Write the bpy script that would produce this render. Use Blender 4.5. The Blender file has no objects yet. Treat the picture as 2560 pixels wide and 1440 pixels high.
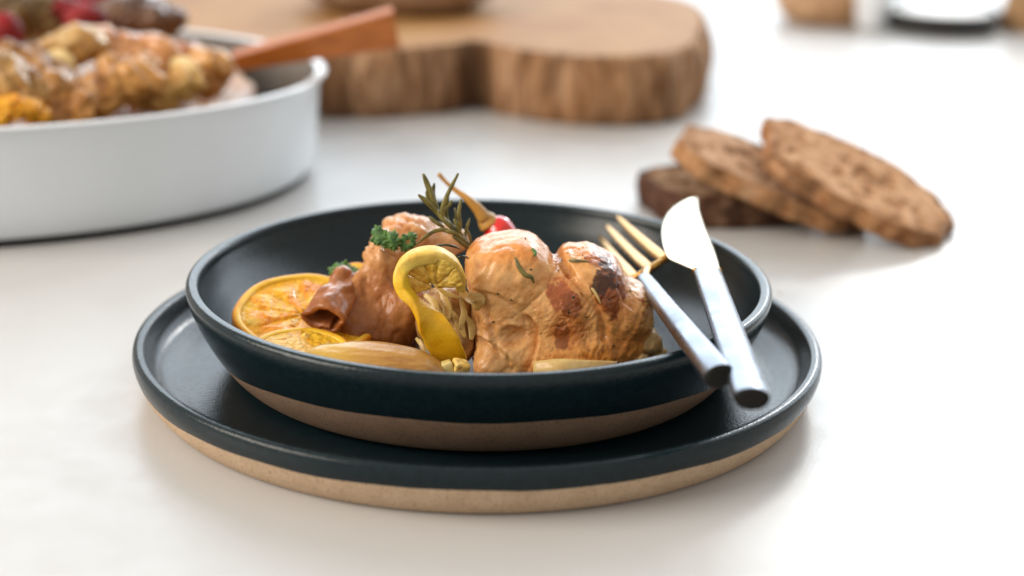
import bpy, math
import numpy as np
from mathutils import Matrix, Vector

# ------------------------------------------------------------------ camera, light, exposure
sc = bpy.context.scene
CAM = np.array([0.0, -51.69, 20.04])                      # all lengths below are centimetres
YAW, PITCH, ROLL = (math.radians(a) for a in (1.235, 18.007, 1.216))
FPX = 2560 * 55 / 36
fw = np.array([math.sin(YAW) * math.cos(PITCH), math.cos(YAW) * math.cos(PITCH), -math.sin(PITCH)])
rt = np.array([math.cos(YAW), -math.sin(YAW), 0.0])
up = np.cross(rt, fw)
S = 0.01

cam = bpy.data.cameras.new('camera'); camo = bpy.data.objects.new('camera', cam)
sc.collection.objects.link(camo); sc.camera = camo
cam.sensor_width = 36; cam.lens = 55; cam.clip_start = 0.02; cam.clip_end = 50
r2 = rt * math.cos(ROLL) - up * math.sin(ROLL) * -1
u2 = up * math.cos(ROLL) - rt * math.sin(ROLL)
M = Matrix(((r2[0], u2[0], -fw[0], CAM[0] * S), (r2[1], u2[1], -fw[1], CAM[1] * S), (r2[2], u2[2], -fw[2], CAM[2] * S), (0, 0, 0, 1)))
camo.matrix_world = M
cam.dof.use_dof = True; cam.dof.focus_distance = 0.495; cam.dof.aperture_fstop = 5.6; cam.dof.aperture_blades = 0

w = bpy.data.worlds.new('World'); sc.world = w; w.use_nodes = True
w.node_tree.nodes['Background'].inputs[0].default_value = (1.0, 0.94, 0.865, 1)
w.node_tree.nodes['Background'].inputs[1].default_value = 0.53

def area(name, loc, target, sx, sy, power, col, shape='RECTANGLE'):
    l = bpy.data.lights.new(name, 'AREA'); l.shape = shape; l.size = sx * S; l.size_y = sy * S
    l.energy = power; l.color = col
    o = bpy.data.objects.new(name, l); sc.collection.objects.link(o)
    o.location = [c * S for c in loc]
    o.rotation_euler = (Vector(target) - Vector(loc)).to_track_quat('-Z', 'Y').to_euler()
    return o
area('window_light', (55, 190, 97), (5, 10, 0), 330, 168, 40, (0.74, 0.88, 1.0))
area('window_sun', (85, 200, 105), (15, 15, 0), 34, 34, 8, (1.0, 0.985, 0.96), 'DISK')

area('fill_light', (-188, -55, 118), (0, 0, 4), 150, 110, 40, (1.0, 0.91, 0.80))  # unseen warm fill lamp added at the left to brighten camera-facing surfaces

sc.view_settings.view_transform = 'Standard'; sc.view_settings.look = 'None'
sc.view_settings.exposure = 0.50; sc.view_settings.gamma = 1.0
sc.cycles.use_denoising = True
sc.cycles.max_bounces = 10

# ------------------------------------------------------------------ helpers
CR, SR = math.cos(ROLL), math.sin(ROLL)
def at(px, py, y):
    """point at depth y (cm) seen where the photograph shows (px, py)"""
    a, b = px - 1280, py - 720
    d = fw + rt * ((CR * a + SR * b) / FPX) - up * ((-SR * a + CR * b) / FPX)
    return CAM + d * (y - CAM[1]) / d[1]
def az(px, py, z):
    a, b = px - 1280, py - 720
    d = fw + rt * ((CR * a + SR * b) / FPX) - up * ((-SR * a + CR * b) / FPX)
    return CAM + d * (z - CAM[2]) / d[2]

def V3(*a): return np.array(a, float)
def unit(v): v = np.asarray(v, float); return v / max(np.linalg.norm(v), 1e-9)
rng = np.random.default_rng(7)

def _hash(ix, iy, iz, seed):
    h = (ix * 374761393 + iy * 668265263 + iz * 2147483647 + seed * 1274126177) & 0xFFFFFFFF
    h = ((h ^ (h >> 13)) * 1274126177) & 0xFFFFFFFF
    h = ((h ^ (h >> 16)) * 2246822519) & 0xFFFFFFFF
    return ((h ^ (h >> 15)) & 0xFFFFFF) / float(0xFFFFFF)
def noise(P, scale=1.0, seed=0):
    q = np.asarray(P, float) * scale + 100.0
    i = np.floor(q).astype(np.int64); f = q - i; f = f * f * f * (f * (f * 6 - 15) + 10)
    out = 0
    for dx in (0, 1):
        for dy in (0, 1):
            for dz in (0, 1):
                wgt = (f[:, 0] if dx else 1 - f[:, 0]) * (f[:, 1] if dy else 1 - f[:, 1]) * (f[:, 2] if dz else 1 - f[:, 2])
                out = out + wgt * _hash(i[:, 0] + dx, i[:, 1] + dy, i[:, 2] + dz, seed)
    return out * 2 - 1
def fbm(P, scale=1.0, seed=0, octs=4):
    a, s, o = 1.0, scale, 0
    for k in range(octs):
        o = o + a * noise(P, s, seed + k * 17); a *= 0.5; s *= 2.03
    return o / 1.9
def sstep(a, b, x): t = np.clip((x - a) / (b - a), 0, 1); return t * t * (3 - 2 * t)
def mixc(a, b, m): return np.asarray(a) * (1 - m[:, None]) + np.asarray(b) * m[:, None]

def mesh_data(name, V, F, mat, smooth=True, col=None, uv=None):
    me = bpy.data.meshes.new(name)
    me.from_pydata((np.asarray(V, float) * S).tolist(), [], F)
    me.validate()
    if smooth: me.polygons.foreach_set('use_smooth', [True] * len(me.polygons))
    if col is not None:
        a = me.color_attributes.new('Col', 'FLOAT_COLOR', 'POINT')
        c = np.ones((len(V), 4)); c[:, :3] = col
        a.data.foreach_set('color', c.ravel())
    me.materials.append(mat); me.update()
    return me
def tag(o, label=None, cat=None, group=None, kind=None):
    if label: o['label'] = label
    if cat: o['category'] = cat
    if group: o['group'] = group
    if kind: o['kind'] = kind
    return o
def thing(name, label, cat, loc, group=None):
    o = bpy.data.objects.new(name, None); sc.collection.objects.link(o)
    o.empty_display_size = 0.01
    o.location = [c * S for c in loc]
    return tag(o, label, cat, group)
def part(name, V, F, mat, parent=None, smooth=True, col=None, origin=None, label=None):
    """vertices are world cm; the mesh is stored relative to its parent (or to its own base when top level)"""
    V = np.asarray(V, float)
    if parent is not None:
        base = np.array(world_loc(parent)); loc = V3(0, 0, 0)
    else:
        base = np.array(origin) if origin is not None else V3((V[:, 0].min() + V[:, 0].max()) / 2, (V[:, 1].min() + V[:, 1].max()) / 2, V[:, 2].min())
        loc = base
    o = bpy.data.objects.new(name, mesh_data(name, V - base, F, mat, smooth, col))
    sc.collection.objects.link(o)
    if parent is not None: o.parent = parent
    o.location = [c * S for c in loc]
    if label: o['label'] = label
    return o
def world_loc(o):
    p = np.array(o.location) / S
    while o.parent is not None:
        o = o.parent; p = p + np.array(o.location) / S
    return p

def catmull(P, n):
    P = np.asarray(P, float)
    Q = np.vstack([2 * P[0] - P[1], P, 2 * P[-1] - P[-2]])
    t = np.linspace(0, len(P) - 1 - 1e-9, n); i = t.astype(int); f = (t - i)[:, None]
    a, b, c, d = Q[i], Q[i + 1], Q[i + 2], Q[i + 3]
    return 0.5 * (2 * b + (c - a) * f + (2 * a - 5 * b + 4 * c - d) * f ** 2 + (-a + 3 * b - 3 * c + d) * f ** 3)
def gridF(nu, nv, wrapv=True, off=0):
    F = []
    for i in range(nu - 1):
        for j in range(nv if wrapv else nv - 1):
            k = (j + 1) % nv
            F.append((off + i * nv + j, off + i * nv + k, off + (i + 1) * nv + k, off + (i + 1) * nv + j))
    return F
def lathe(profile, n=128, c=(0, 0), steps=None, wob=0.0, seed=0):
    prof = catmull(profile, steps) if steps else np.asarray(profile, float)
    th = np.linspace(0, 2 * np.pi, n, endpoint=False)
    V = np.stack([prof[:, None, 0] * np.cos(th), prof[:, None, 0] * np.sin(th), prof[:, None, 1] + 0 * th], 2).reshape(-1, 3)
    if wob:
        V[:, :2] *= (1 + wob * fbm(V * V3(1, 1, 2), 0.12, seed))[:, None]
        V[:, 2] += wob * 4 * fbm(V, 0.15, seed + 3) * (V[:, 2] > 0.3)
    V[:, 0] += c[0]; V[:, 1] += c[1]
    return V, [tuple(reversed(f)) for f in gridF(len(prof), n)]
def frames(C, up0=(0, 0, 1)):
    T = np.gradient(C, axis=0); T /= np.linalg.norm(T, axis=1)[:, None]
    N = np.zeros_like(C); n = np.asarray(up0, float)
    for i in range(len(C)):
        n = n - T[i] * (n @ T[i])
        if np.linalg.norm(n) < 1e-6: n = np.cross(T[i], V3(1, .3, 0))
        n = unit(n); N[i] = n
    return T, N, np.cross(T, N)
def sweep(ctrl, radii, n=10, steps=24, flat=1.0, up0=(0, 0, 1), power=2.0, wob=0, seed=0):
    C = catmull(ctrl, steps)
    R = np.interp(np.linspace(0, 1, steps), np.linspace(0, 1, len(radii)), radii)
    T, N, B = frames(C, up0)
    th = np.linspace(0, 2 * np.pi, n, endpoint=False)
    cs = np.sign(np.cos(th)) * np.abs(np.cos(th)) ** (2 / power); sn = np.sign(np.sin(th)) * np.abs(np.sin(th)) ** (2 / power)
    V = C[:, None] + R[:, None, None] * (B[:, None] * cs[None, :, None] + flat * N[:, None] * sn[None, :, None])
    V = V.reshape(-1, 3)
    if wob: V = V + (R.repeat(n) * wob * fbm(V, 3.0, seed))[:, None] * (V - C.repeat(n, 0)) / R.repeat(n)[:, None].clip(1e-3)
    F = gridF(steps, n)
    V = np.vstack([V, C[:1], C[-1:]]); a, b = len(V) - 2, len(V) - 1
    for j in range(n):
        F.append((a, (j + 1) % n, j)); F.append((b, (steps - 1) * n + j, (steps - 1) * n + (j + 1) % n))
    return V, F
def thick_grid(P, th):
    """P (nu, nv, 3) -> closed sheet of thickness th"""
    nu, nv = P.shape[:2]
    du = np.gradient(P, axis=0); dv = np.gradient(P, axis=1)
    N = np.cross(du, dv); N /= np.linalg.norm(N, axis=2)[..., None].clip(1e-9)
    t = np.asarray(th); t = t[..., None] if t.ndim else t
    A, B = (P + N * t / 2).reshape(-1, 3), (P - N * t / 2).reshape(-1, 3)
    V = np.vstack([A, B]); m = nu * nv
    F = gridF(nu, nv, False) + [tuple(reversed(f)) for f in gridF(nu, nv, False, m)]
    ring = [j for j in range(nv)] + [i * nv + nv - 1 for i in range(1, nu)] + [(nu - 1) * nv + j for j in range(nv - 2, -1, -1)] + [i * nv for i in range(nu - 2, 0, -1)]
    for k in range(len(ring)):
        a, b = ring[k], ring[(k + 1) % len(ring)]
        F.append((b, a, a + m, b + m))
    return V, F
def box(c, s, R=None, bev=0.12, sub=4):
    """softly rounded block"""
    V, F = [], []
    import itertools
    g = np.linspace(-1, 1, sub + 1)
    idx = {}
    def vid(p):
        k = tuple(np.round(p, 4))
        if k not in idx: idx[k] = len(V); V.append(p)
        return idx[k]
    for ax in range(3):
        for sg in (-1, 1):
            for i in range(sub):
                for j in range(sub):
                    q = []
                    for a, b in ((i, j), (i + 1, j), (i + 1, j + 1), (i, j + 1)):
                        p = [0, 0, 0]; p[ax] = sg; p[(ax + 1) % 3] = g[a]; p[(ax + 2) % 3] = g[b]; q.append(vid(np.array(p, float)))
                    F.append(tuple(q) if sg > 0 else tuple(reversed(q)))
    V = np.array(V); inner = np.clip(V, -(1 - bev), 1 - bev); d = V - inner
    L = np.linalg.norm(d, axis=1)[:, None].clip(1e-9)
    V = inner + d / L * np.minimum(L, bev)
    V = V * np.asarray(s) / 2
    if R is not None: V = V @ np.asarray(R).T
    return V + np.asarray(c), F

_ico = {}
def ico(sub):
    if sub not in _ico:
        import bmesh
        bm = bmesh.new(); bmesh.ops.create_icosphere(bm, subdivisions=sub, radius=1)
        V = np.array([v.co[:] for v in bm.verts]); F = [tuple(v.index for v in f.verts) for f in bm.faces]; bm.free()
        _ico[sub] = (V / np.linalg.norm(V, axis=1)[:, None], F)
    return _ico[sub]
def rotxyz(ax, ay, az_):
    return np.array(Matrix.Rotation(math.radians(az_), 3, 'Z') @ Matrix.Rotation(math.radians(ay), 3, 'Y') @ Matrix.Rotation(math.radians(ax), 3, 'X'))
def E(c, r, rot=None, p=2): return ('e', np.asarray(c, float), np.asarray(r, float), None if rot is None else rotxyz(*rot), p)
def K(a, b, ra, rb): return ('k', np.asarray(a, float), np.asarray(b, float), ra, rb)
def d_prim(p, q):
    if q[0] == 'e':
        x = p - q[1]
        if q[3] is not None: x = x @ q[3]
        if q[4] != 2: return ((np.abs(x / q[2]) ** q[4]).sum(1) ** (1 / q[4]) - 1) * q[2].min()
        k0 = np.linalg.norm(x / q[2], axis=1); k1 = np.linalg.norm(x / q[2] ** 2, axis=1).clip(1e-9)
        return k0 * (k0 - 1) / k1
    ab = q[2] - q[1]; t = np.clip((p - q[1]) @ ab / (ab @ ab), 0, 1)
    return np.linalg.norm(p - q[1] - t[:, None] * ab, axis=1) - (q[3] + (q[4] - q[3]) * t)
def smin(a, b, k): h = np.clip(0.5 + 0.5 * (b - a) / k, 0, 1); return b + (a - b) * h - k * h * (1 - h)
def sdf(p, prims, k, cuts=(), kc=0.2):
    d = d_prim(p, prims[0])
    for q in prims[1:]: d = smin(d, d_prim(p, q), k)
    for q in cuts: d = -smin(-d, d_prim(p, q), kc)
    return d
def blob(prims, k=0.4, sub=5, center=None, cuts=(), kc=0.2, disp=None):
    D, F = ico(sub)
    c = np.asarray(center if center is not None else prims[0][1], float)
    t = np.full(len(D), 9.0)
    for _ in range(60):
        s = sdf(c + D * t[:, None], prims, k, cuts, kc); t = np.maximum(t - np.maximum(s, 0) * 0.85, 0.02)
    V = c + D * t[:, None]
    N = vnormals(V, F)
    if disp is not None:
        V = V + N * disp(V, N)[:, None]; N = vnormals(V, F)
    return V, F, N
def vnormals(V, F):
    Fa = np.array(F); n = np.cross(V[Fa[:, 1]] - V[Fa[:, 0]], V[Fa[:, 2]] - V[Fa[:, 0]])
    N = np.zeros_like(V)
    for k in range(3): np.add.at(N, Fa[:, k], n)
    return N / np.linalg.norm(N, axis=1)[:, None].clip(1e-12)

# ------------------------------------------------------------------ materials
def mat(name, base=(0.5, 0.5, 0.5), rough=0.5, metal=0.0, spec=0.5, sss=0.0, sss_r=(1, .4, .2), sss_s=0.004, coat=0.0, coat_r=0.1,
        attr=False, mott=None, bump=None, rmott=None, trans=0.0, ior=1.45, speck=None, stretch=None, bump2=None, voro=None):
    """mott=(scale/cm, colour2, lo, hi); bump=(scale/cm, distance cm, detail); rmott=(scale, r0, r1); speck=(scale, colour, threshold)"""
    m = bpy.data.materials.new(name); m.use_nodes = True; nt = m.node_tree; nd = nt.nodes; lk = nt.links
    b = nd['Principled BSDF']
    b.inputs['Base Color'].default_value = (*base, 1); b.inputs['Roughness'].default_value = rough; b.inputs['Metallic'].default_value = metal
    b.inputs['Specular IOR Level'].default_value = spec; b.inputs['IOR'].default_value = ior
    b.inputs['Coat Weight'].default_value = coat; b.inputs['Coat Roughness'].default_value = coat_r
    b.inputs['Transmission Weight'].default_value = trans
    if sss:
        b.inputs['Subsurface Weight'].default_value = sss; b.inputs['Subsurface Radius'].default_value = sss_r; b.inputs['Subsurface Scale'].default_value = sss_s
    tc = nd.new('ShaderNodeTexCoord'); vec = tc.outputs['Object']
    if stretch:
        mp = nd.new('ShaderNodeMapping'); mp.inputs['Scale'].default_value = stretch; lk.new(vec, mp.inputs['Vector']); vec = mp.outputs['Vector']
    def nz(scale, detail=5, rgh=0.6):
        n = nd.new('ShaderNodeTexNoise'); n.inputs['Scale'].default_value = scale * 100; n.inputs['Detail'].default_value = detail; n.inputs['Roughness'].default_value = rgh
        lk.new(vec, n.inputs['Vector']); return n.outputs['Fac']
    def ramp(fac, lo, hi, a=0.0, bb=1.0):
        r = nd.new('ShaderNodeMapRange'); r.inputs['From Min'].default_value = lo; r.inputs['From Max'].default_value = hi
        r.inputs['To Min'].default_value = a; r.inputs['To Max'].default_value = bb; lk.new(fac, r.inputs['Value']); return r.outputs['Result']
    def mix(fac, ca, cb, mode='MIX'):
        x = nd.new('ShaderNodeMix'); x.data_type = 'RGBA'; x.blend_type = mode
        lk.new(fac, x.inputs['Factor'])
        for s, c in ((6, ca), (7, cb)):
            if isinstance(c, tuple): x.inputs[s].default_value = (*c, 1)
            else: lk.new(c, x.inputs[s])
        return x.outputs[2]
    col = tuple(base)
    if attr:
        a = nd.new('ShaderNodeAttribute'); a.attribute_name = 'Col'; col = a.outputs['Color']
    if mott: col = mix(ramp(nz(mott[0]), mott[2], mott[3]), col, tuple(mott[1]), 'MULTIPLY' if attr else 'MIX')
    if speck: col = mix(ramp(nz(speck[0], 2), speck[2], speck[2] + 0.04), col, tuple(speck[1]))
    if not isinstance(col, tuple): lk.new(col, b.inputs['Base Color'])
    if rmott: lk.new(ramp(nz(rmott[0]), 0.35, 0.65, rmott[1], rmott[2]), b.inputs['Roughness'])
    if bump2:
        n2 = nz(bump2[0], 4, .65); ab = nd.new('ShaderNodeMath'); ab.operation = 'SUBTRACT'; ab.inputs[1].default_value = .5; lk.new(n2, ab.inputs[0]); a2 = nd.new('ShaderNodeMath'); a2.operation = 'ABSOLUTE'; lk.new(ab.outputs[0], a2.inputs[0])
        b2 = nd.new('ShaderNodeBump'); b2.inputs['Distance'].default_value = bump2[1] * S; lk.new(ramp(a2.outputs[0], 0, .12), b2.inputs['Height'])
    if bump:
        bp = nd.new('ShaderNodeBump'); bp.inputs['Strength'].default_value = 1.0; bp.inputs['Distance'].default_value = bump[1] * S
        lk.new(nz(bump[0], bump[2] if len(bump) > 2 else 5), bp.inputs['Height']); lk.new(bp.outputs['Normal'], b.inputs['Normal'])
        if voro:
            vo = nd.new('ShaderNodeTexVoronoi'); vo.inputs['Scale'].default_value = voro[0] * 100; lk.new(vec, vo.inputs['Vector']); b3 = nd.new('ShaderNodeBump'); b3.invert = True; b3.inputs['Distance'].default_value = voro[1] * S; lk.new(vo.outputs['Distance'], b3.inputs['Height']); lk.new(b3.outputs['Normal'], bp.inputs['Normal'])
        if bump2: lk.new(b2.outputs['Normal'], bp.inputs['Normal'])
    return m

M_table = mat('white_laminate', (0.52, 0.512, 0.503), 0.36, spec=0.5, bump=(6, 0.004, 3), rmott=(0.6, 0.28, 0.38), mott=(0.25, (0.505, 0.496, 0.486), 0.4, 0.7))
M_glaze = mat('dark_teal_glaze', (0.005, 0.0125, 0.016), 0.2, spec=0.33, rmott=(7, 0.11, 0.24), bump=(11, 0.012, 3), mott=(4, (0.007, 0.016, 0.020), 0.45, 0.62))
M_clay = mat('bare_stoneware', (0.54, 0.395, 0.27), 0.85, spec=0.25, mott=(1.2, (0.46, 0.33, 0.215), 0.35, 0.7), bump=(22, 0.012, 4), speck=(14, (0.26, 0.17, 0.10), 0.60))
M_clay_shaded = mat('shaded_brown_stoneware', (0.28, 0.185, 0.125), 0.85, spec=0.2, mott=(1.2, (0.23, 0.15, 0.10), 0.35, 0.7), bump=(22, 0.012, 4), speck=(14, (0.15, 0.09, 0.06), 0.60))  # brown clay, made darker than the plate's to carry shade below the bowl
M_steel = mat('brushed_steel', (0.25, 0.275, 0.32), 0.30, metal=1.0, rmott=(0.9, 0.24, 0.38), mott=(0.8, (0.20, 0.22, 0.26), 0.4, 0.65))
M_capdark = mat('dark_handle_end', (0.012, 0.011, 0.010), 0.5, spec=0.12)
M_gold = mat('polished_gold', (0.50, 0.27, 0.07), 0.26, metal=1.0, rmott=(4, 0.18, 0.28))
M_blade = mat('polished_gold_blade', (0.93, 0.84, 0.64), 0.25, metal=1.0)
M_meat = mat('roast_chicken', attr=True, rough=0.34, spec=0.3, sss=0.14, sss_r=(1.0, 0.42, 0.18), sss_s=0.0018, coat=0.30, coat_r=0.08,
             mott=(2.6, (0.80, 0.66, 0.52), 0.42, 0.70), bump=(8, 0.025, 6), bump2=(2.4, 0.005), rmott=(2.5, 0.10, 0.45))
M_citrus = mat('citrus_flesh', attr=True, rough=0.26, spec=0.3, sss=0.3, sss_r=(1.0, 0.4, 0.05), sss_s=0.003, coat=0.28, coat_r=0.05, bump=(7, 0.06, 4), voro=(4.5, 0.10))
M_rind = mat('citrus_peel', attr=True, rough=0.36, spec=0.3, sss=0.2, sss_r=(1.0, 0.5, 0.05), sss_s=0.002, coat=0.15, coat_r=0.15, bump=(16, 0.02, 3), mott=(2.5, (0.86, 0.74, 0.5), 0.5, 0.75))
M_onion = mat('cooked_onion', attr=True, rough=0.30, spec=0.3, sss=0.4, sss_r=(1.0, 0.7, 0.3), sss_s=0.003, coat=0.2, coat_r=0.1, bump=(6, 0.03, 4))
M_rosemary = mat('rosemary_leaf', (0.19, 0.16, 0.036), 0.42, spec=0.5, mott=(3, (0.07, 0.065, 0.018), 0.4, 0.7), bump=(14, 0.01, 3), sss=0.1, sss_s=0.001)
M_darkherb = mat('dark_herb', (0.045, 0.05, 0.02), 0.3, mott=(5, (0.02, 0.02, 0.01), 0.4, 0.6))
M_straw = mat('pale_needle', (0.62, 0.42, 0.16), 0.35, sss=0.3, sss_s=0.002)
M_parsley = mat('parsley_leaf', (0.10, 0.21, 0.045), 0.42, spec=0.4, mott=(4, (0.03, 0.085, 0.022), 0.4, 0.65), bump=(9, 0.03, 3), sss=0.15, sss_s=0.001, sss_r=(.4, 1, .2))
M_tomato = mat('roast_tomato', (0.26, 0.010, 0.012), 0.6, spec=0.3, mott=(.8, (.10, .01, .01), .4, .6))
M_chili = mat('red_chili', (0.70, 0.018, 0.012), 0.14, spec=0.6, coat=0.6, coat_r=0.05, sss=0.15, sss_s=0.002)
M_stem = mat('chili_stem', (0.52, 0.27, 0.055), 0.4, mott=(3, (0.36, 0.2, 0.05), 0.4, 0.7), bump=(8, 0.02, 3))
M_sauce = mat('pan_juice', (0.10, 0.04, 0.012), 0.4, spec=0.3)
M_crumb = mat('bread_crumb', attr=True, rough=0.9, spec=0.15, sss=0.15, sss_s=0.003, bump=(3, 0.28, 6), mott=(1.1, (0.66, 0.56, 0.46), 0.42, 0.66))
M_crust = mat('bread_crust', attr=True, rough=0.7, spec=0.25, bump=(3.5, 0.08, 6), mott=(1.6, (0.55, 0.42, 0.33), 0.45, 0.65))
M_enamel = mat('white_enamel', (0.70, 0.745, 0.79), 0.3, spec=0.5, mott=(0.3, (0.68, 0.725, 0.765), 0.4, 0.6))
M_inner = mat('grey_pan_inside', (0.20, 0.18, 0.165), 0.3, spec=0.5, mott=(0.6, (0.14, 0.12, 0.10), 0.4, 0.7))
M_rimsteel = mat('pan_rim_steel', (0.30, 0.31, 0.33), 0.2, metal=1.0)
M_foot = mat('black_pan_foot', (0.02, 0.02, 0.02), 0.5)
M_handle = mat('red_brown_wood', (0.50, 0.155, 0.026), 0.38, spec=0.5, stretch=(0.25, 2, 2), mott=(1.6, (0.36, 0.10, 0.018), 0.4, 0.65), bump=(4, 0.01, 4))
M_millwood = mat('brown_mill_wood', (0.30, 0.16, 0.06), 0.5)
M_black = mat('black_stoneware', (0.022, 0.021, 0.022), 0.4)
M_cream = mat('white_cream', (0.8, 0.79, 0.77), 0.5, sss=0.3, bump=(1.5, 0.1, 4))
M_porc = mat('white_porcelain', (0.74, 0.77, 0.80), 0.2)

def wood_end_mat():
    m = bpy.data.materials.new('sawn_tree_slice'); m.use_nodes = True; nd = m.node_tree.nodes; lk = m.node_tree.links; b = nd['Principled BSDF']
    tc = nd.new('ShaderNodeTexCoord'); mp = nd.new('ShaderNodeMapping'); mp.inputs['Location'].default_value = (-0.08, -0.12, 0); mp.inputs['Scale'].default_value = (1, 1.5, 1)
    lk.new(tc.outputs['Object'], mp.inputs['Vector'])
    wv = nd.new('ShaderNodeTexWave'); wv.wave_type = 'RINGS'; wv.rings_direction = 'Z'; wv.inputs['Scale'].default_value = 28; wv.inputs['Distortion'].default_value = 5; wv.inputs['Detail'].default_value = 4; wv.inputs['Detail Scale'].default_value = 3
    lk.new(mp.outputs['Vector'], wv.inputs['Vector'])
    nz = nd.new('ShaderNodeTexNoise'); nz.inputs['Scale'].default_value = 14; nz.inputs['Detail'].default_value = 6; lk.new(tc.outputs['Object'], nz.inputs['Vector'])
    a = nd.new('ShaderNodeMix'); a.data_type = 'RGBA'; a.inputs[6].default_value = (0.31, 0.15, 0.043, 1); a.inputs[7].default_value = (0.40, 0.215, 0.077, 1); lk.new(wv.outputs['Fac'], a.inputs['Factor'])
    c = nd.new('ShaderNodeMix'); c.data_type = 'RGBA'; c.blend_type = 'MULTIPLY'; c.inputs[7].default_value = (0.72, 0.58, 0.45, 1)
    r = nd.new('ShaderNodeMapRange'); r.inputs['From Min'].default_value = 0.5; r.inputs['From Max'].default_value = 0.72; lk.new(nz.outputs['Fac'], r.inputs['Value'])
    lk.new(r.outputs['Result'], c.inputs['Factor']); lk.new(a.outputs[2], c.inputs[6]); lk.new(c.outputs[2], b.inputs['Base Color'])
    b.inputs['Roughness'].default_value = 0.65; b.inputs['Specular IOR Level'].default_value = 0.25
    return m
M_sawn = wood_end_mat()
M_bark = mat('pale_bark', attr=True, rough=0.85, spec=0.2, stretch=(2.2, 2.2, 0.35), mott=(0.9, (0.55, 0.46, 0.40), 0.42, 0.62), bump=(1.6, 0.25, 6))

# ------------------------------------------------------------------ table
V, F = box((10, 60, -2), (360, 300, 4), bev=0.004, sub=3)
o = part('table_top', V, F, M_table, smooth=False, origin=(10, 60, 0)); o['kind'] = 'structure'

# ------------------------------------------------------------------ plate and bowl
def split_lathe(root, prof, zsplit, name_hi, name_lo, mat_hi, mat_lo, lab_lo, n=192, steps=120, seed=0):
    """prof runs from inside centre over the rim and down the outside; below the glaze line the outside is bare clay"""
    fine = catmull(prof, 1200); t = np.linspace(0, 1, 1200); crest = int(np.argmax(fine[:, 1])); low = crest + int(np.argmin(fine[crest:, 1]))
    th = np.linspace(0, 2 * np.pi, n, endpoint=False); A, B = [], []
    for h in th:
        z = max(zsplit(h), fine[low, 1] + .05); k = crest + int(np.argmax(fine[crest:low, 1] < z))
        for lst, rng_ in ((A, (0, t[k])), (B, (t[k], 1))):
            q = np.linspace(*rng_, steps); r = np.interp(q, t, fine[:, 0]); zz = np.interp(q, t, fine[:, 1])
            lst.append(np.stack([r * math.cos(h), r * math.sin(h), zz], 1))
    for nm, G, mt, lb in ((name_hi, A, mat_hi, None), (name_lo, B, mat_lo, lab_lo)):
        V = np.array(G).transpose(1, 0, 2).reshape(-1, 3)
        V[:, :2] *= (1 + .0015 * fbm(V * V3(1, 1, 2), 0.12, seed))[:, None]
        part(nm, V, [tuple(reversed(f)) for f in gridF(steps, n)], mt, root, label=lb)

plate = thing('dinner_plate', 'large dark teal glazed stoneware plate with bare clay edge under the bowl', 'plate', (0, 0, 0))
pl = [(0.02, .62), (5, .62), (9.6, .62), (10.5, .66), (10.95, .80), (11.22, 1.08), (11.36, 1.45), (11.45, 1.66), (11.56, 1.72), (11.70, 1.715), (11.81, 1.63), (11.85, 1.42), (11.80, 1.15), (11.68, .85), (11.50, .5), (11.25, .18), (11.0, .02), (10.2, .02), (9.8, .15), (5, .18), (0.02, .18)]
split_lathe(plate, pl, lambda h: 1.02 + .04 * math.sin(3 * h) + .02 * math.sin(11 * h + 1) + .012 * math.sin(23 * h), 'glaze', 'clay_base', M_glaze, M_clay, 'unglazed sandy clay side of the plate', steps=90, seed=2)

bowl = thing('pasta_bowl', 'dark teal glazed stoneware bowl holding the chicken meal', 'bowl', (0, 0, .64))
bl = [(0.02, 1.12), (5, 1.12), (6.6, 1.2), (7.6, 1.42), (8.5, 1.98), (9.15, 2.75), (9.48, 3.4), (9.56, 3.66), (9.64, 3.79), (9.78, 3.815), (9.90, 3.80), (9.98, 3.72), (10.0, 3.58), (9.91, 3.2), (9.72, 2.7), (9.42, 2.1), (9.02, 1.45), (8.55, .9), (8.2, .70), (7.8, .66), (7.4, .80), (4, .85), (0.02, .85)]
split_lathe(bowl, bl, lambda h: 1.25 - .92 * math.sin(h) + .03 * math.sin(5 * h) + .02 * math.sin(13 * h), 'glaze', 'clay_foot', M_glaze, M_clay_shaded, 'unglazed brown clay foot of the bowl, darkened for its shade', steps=90, seed=9)

# thin pool of juices in the bottom of the bowl
V, F, N = blob([E((0, -1, 1.12), (6.6, 5.6, .16))], sub=5, disp=lambda V, N: .1 * fbm(V, .5, 5))
tag(part('pan_juices', V, F, M_sauce), 'brown cooking juices pooled in the bottom of the bowl', 'sauce', kind='stuff')

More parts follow.
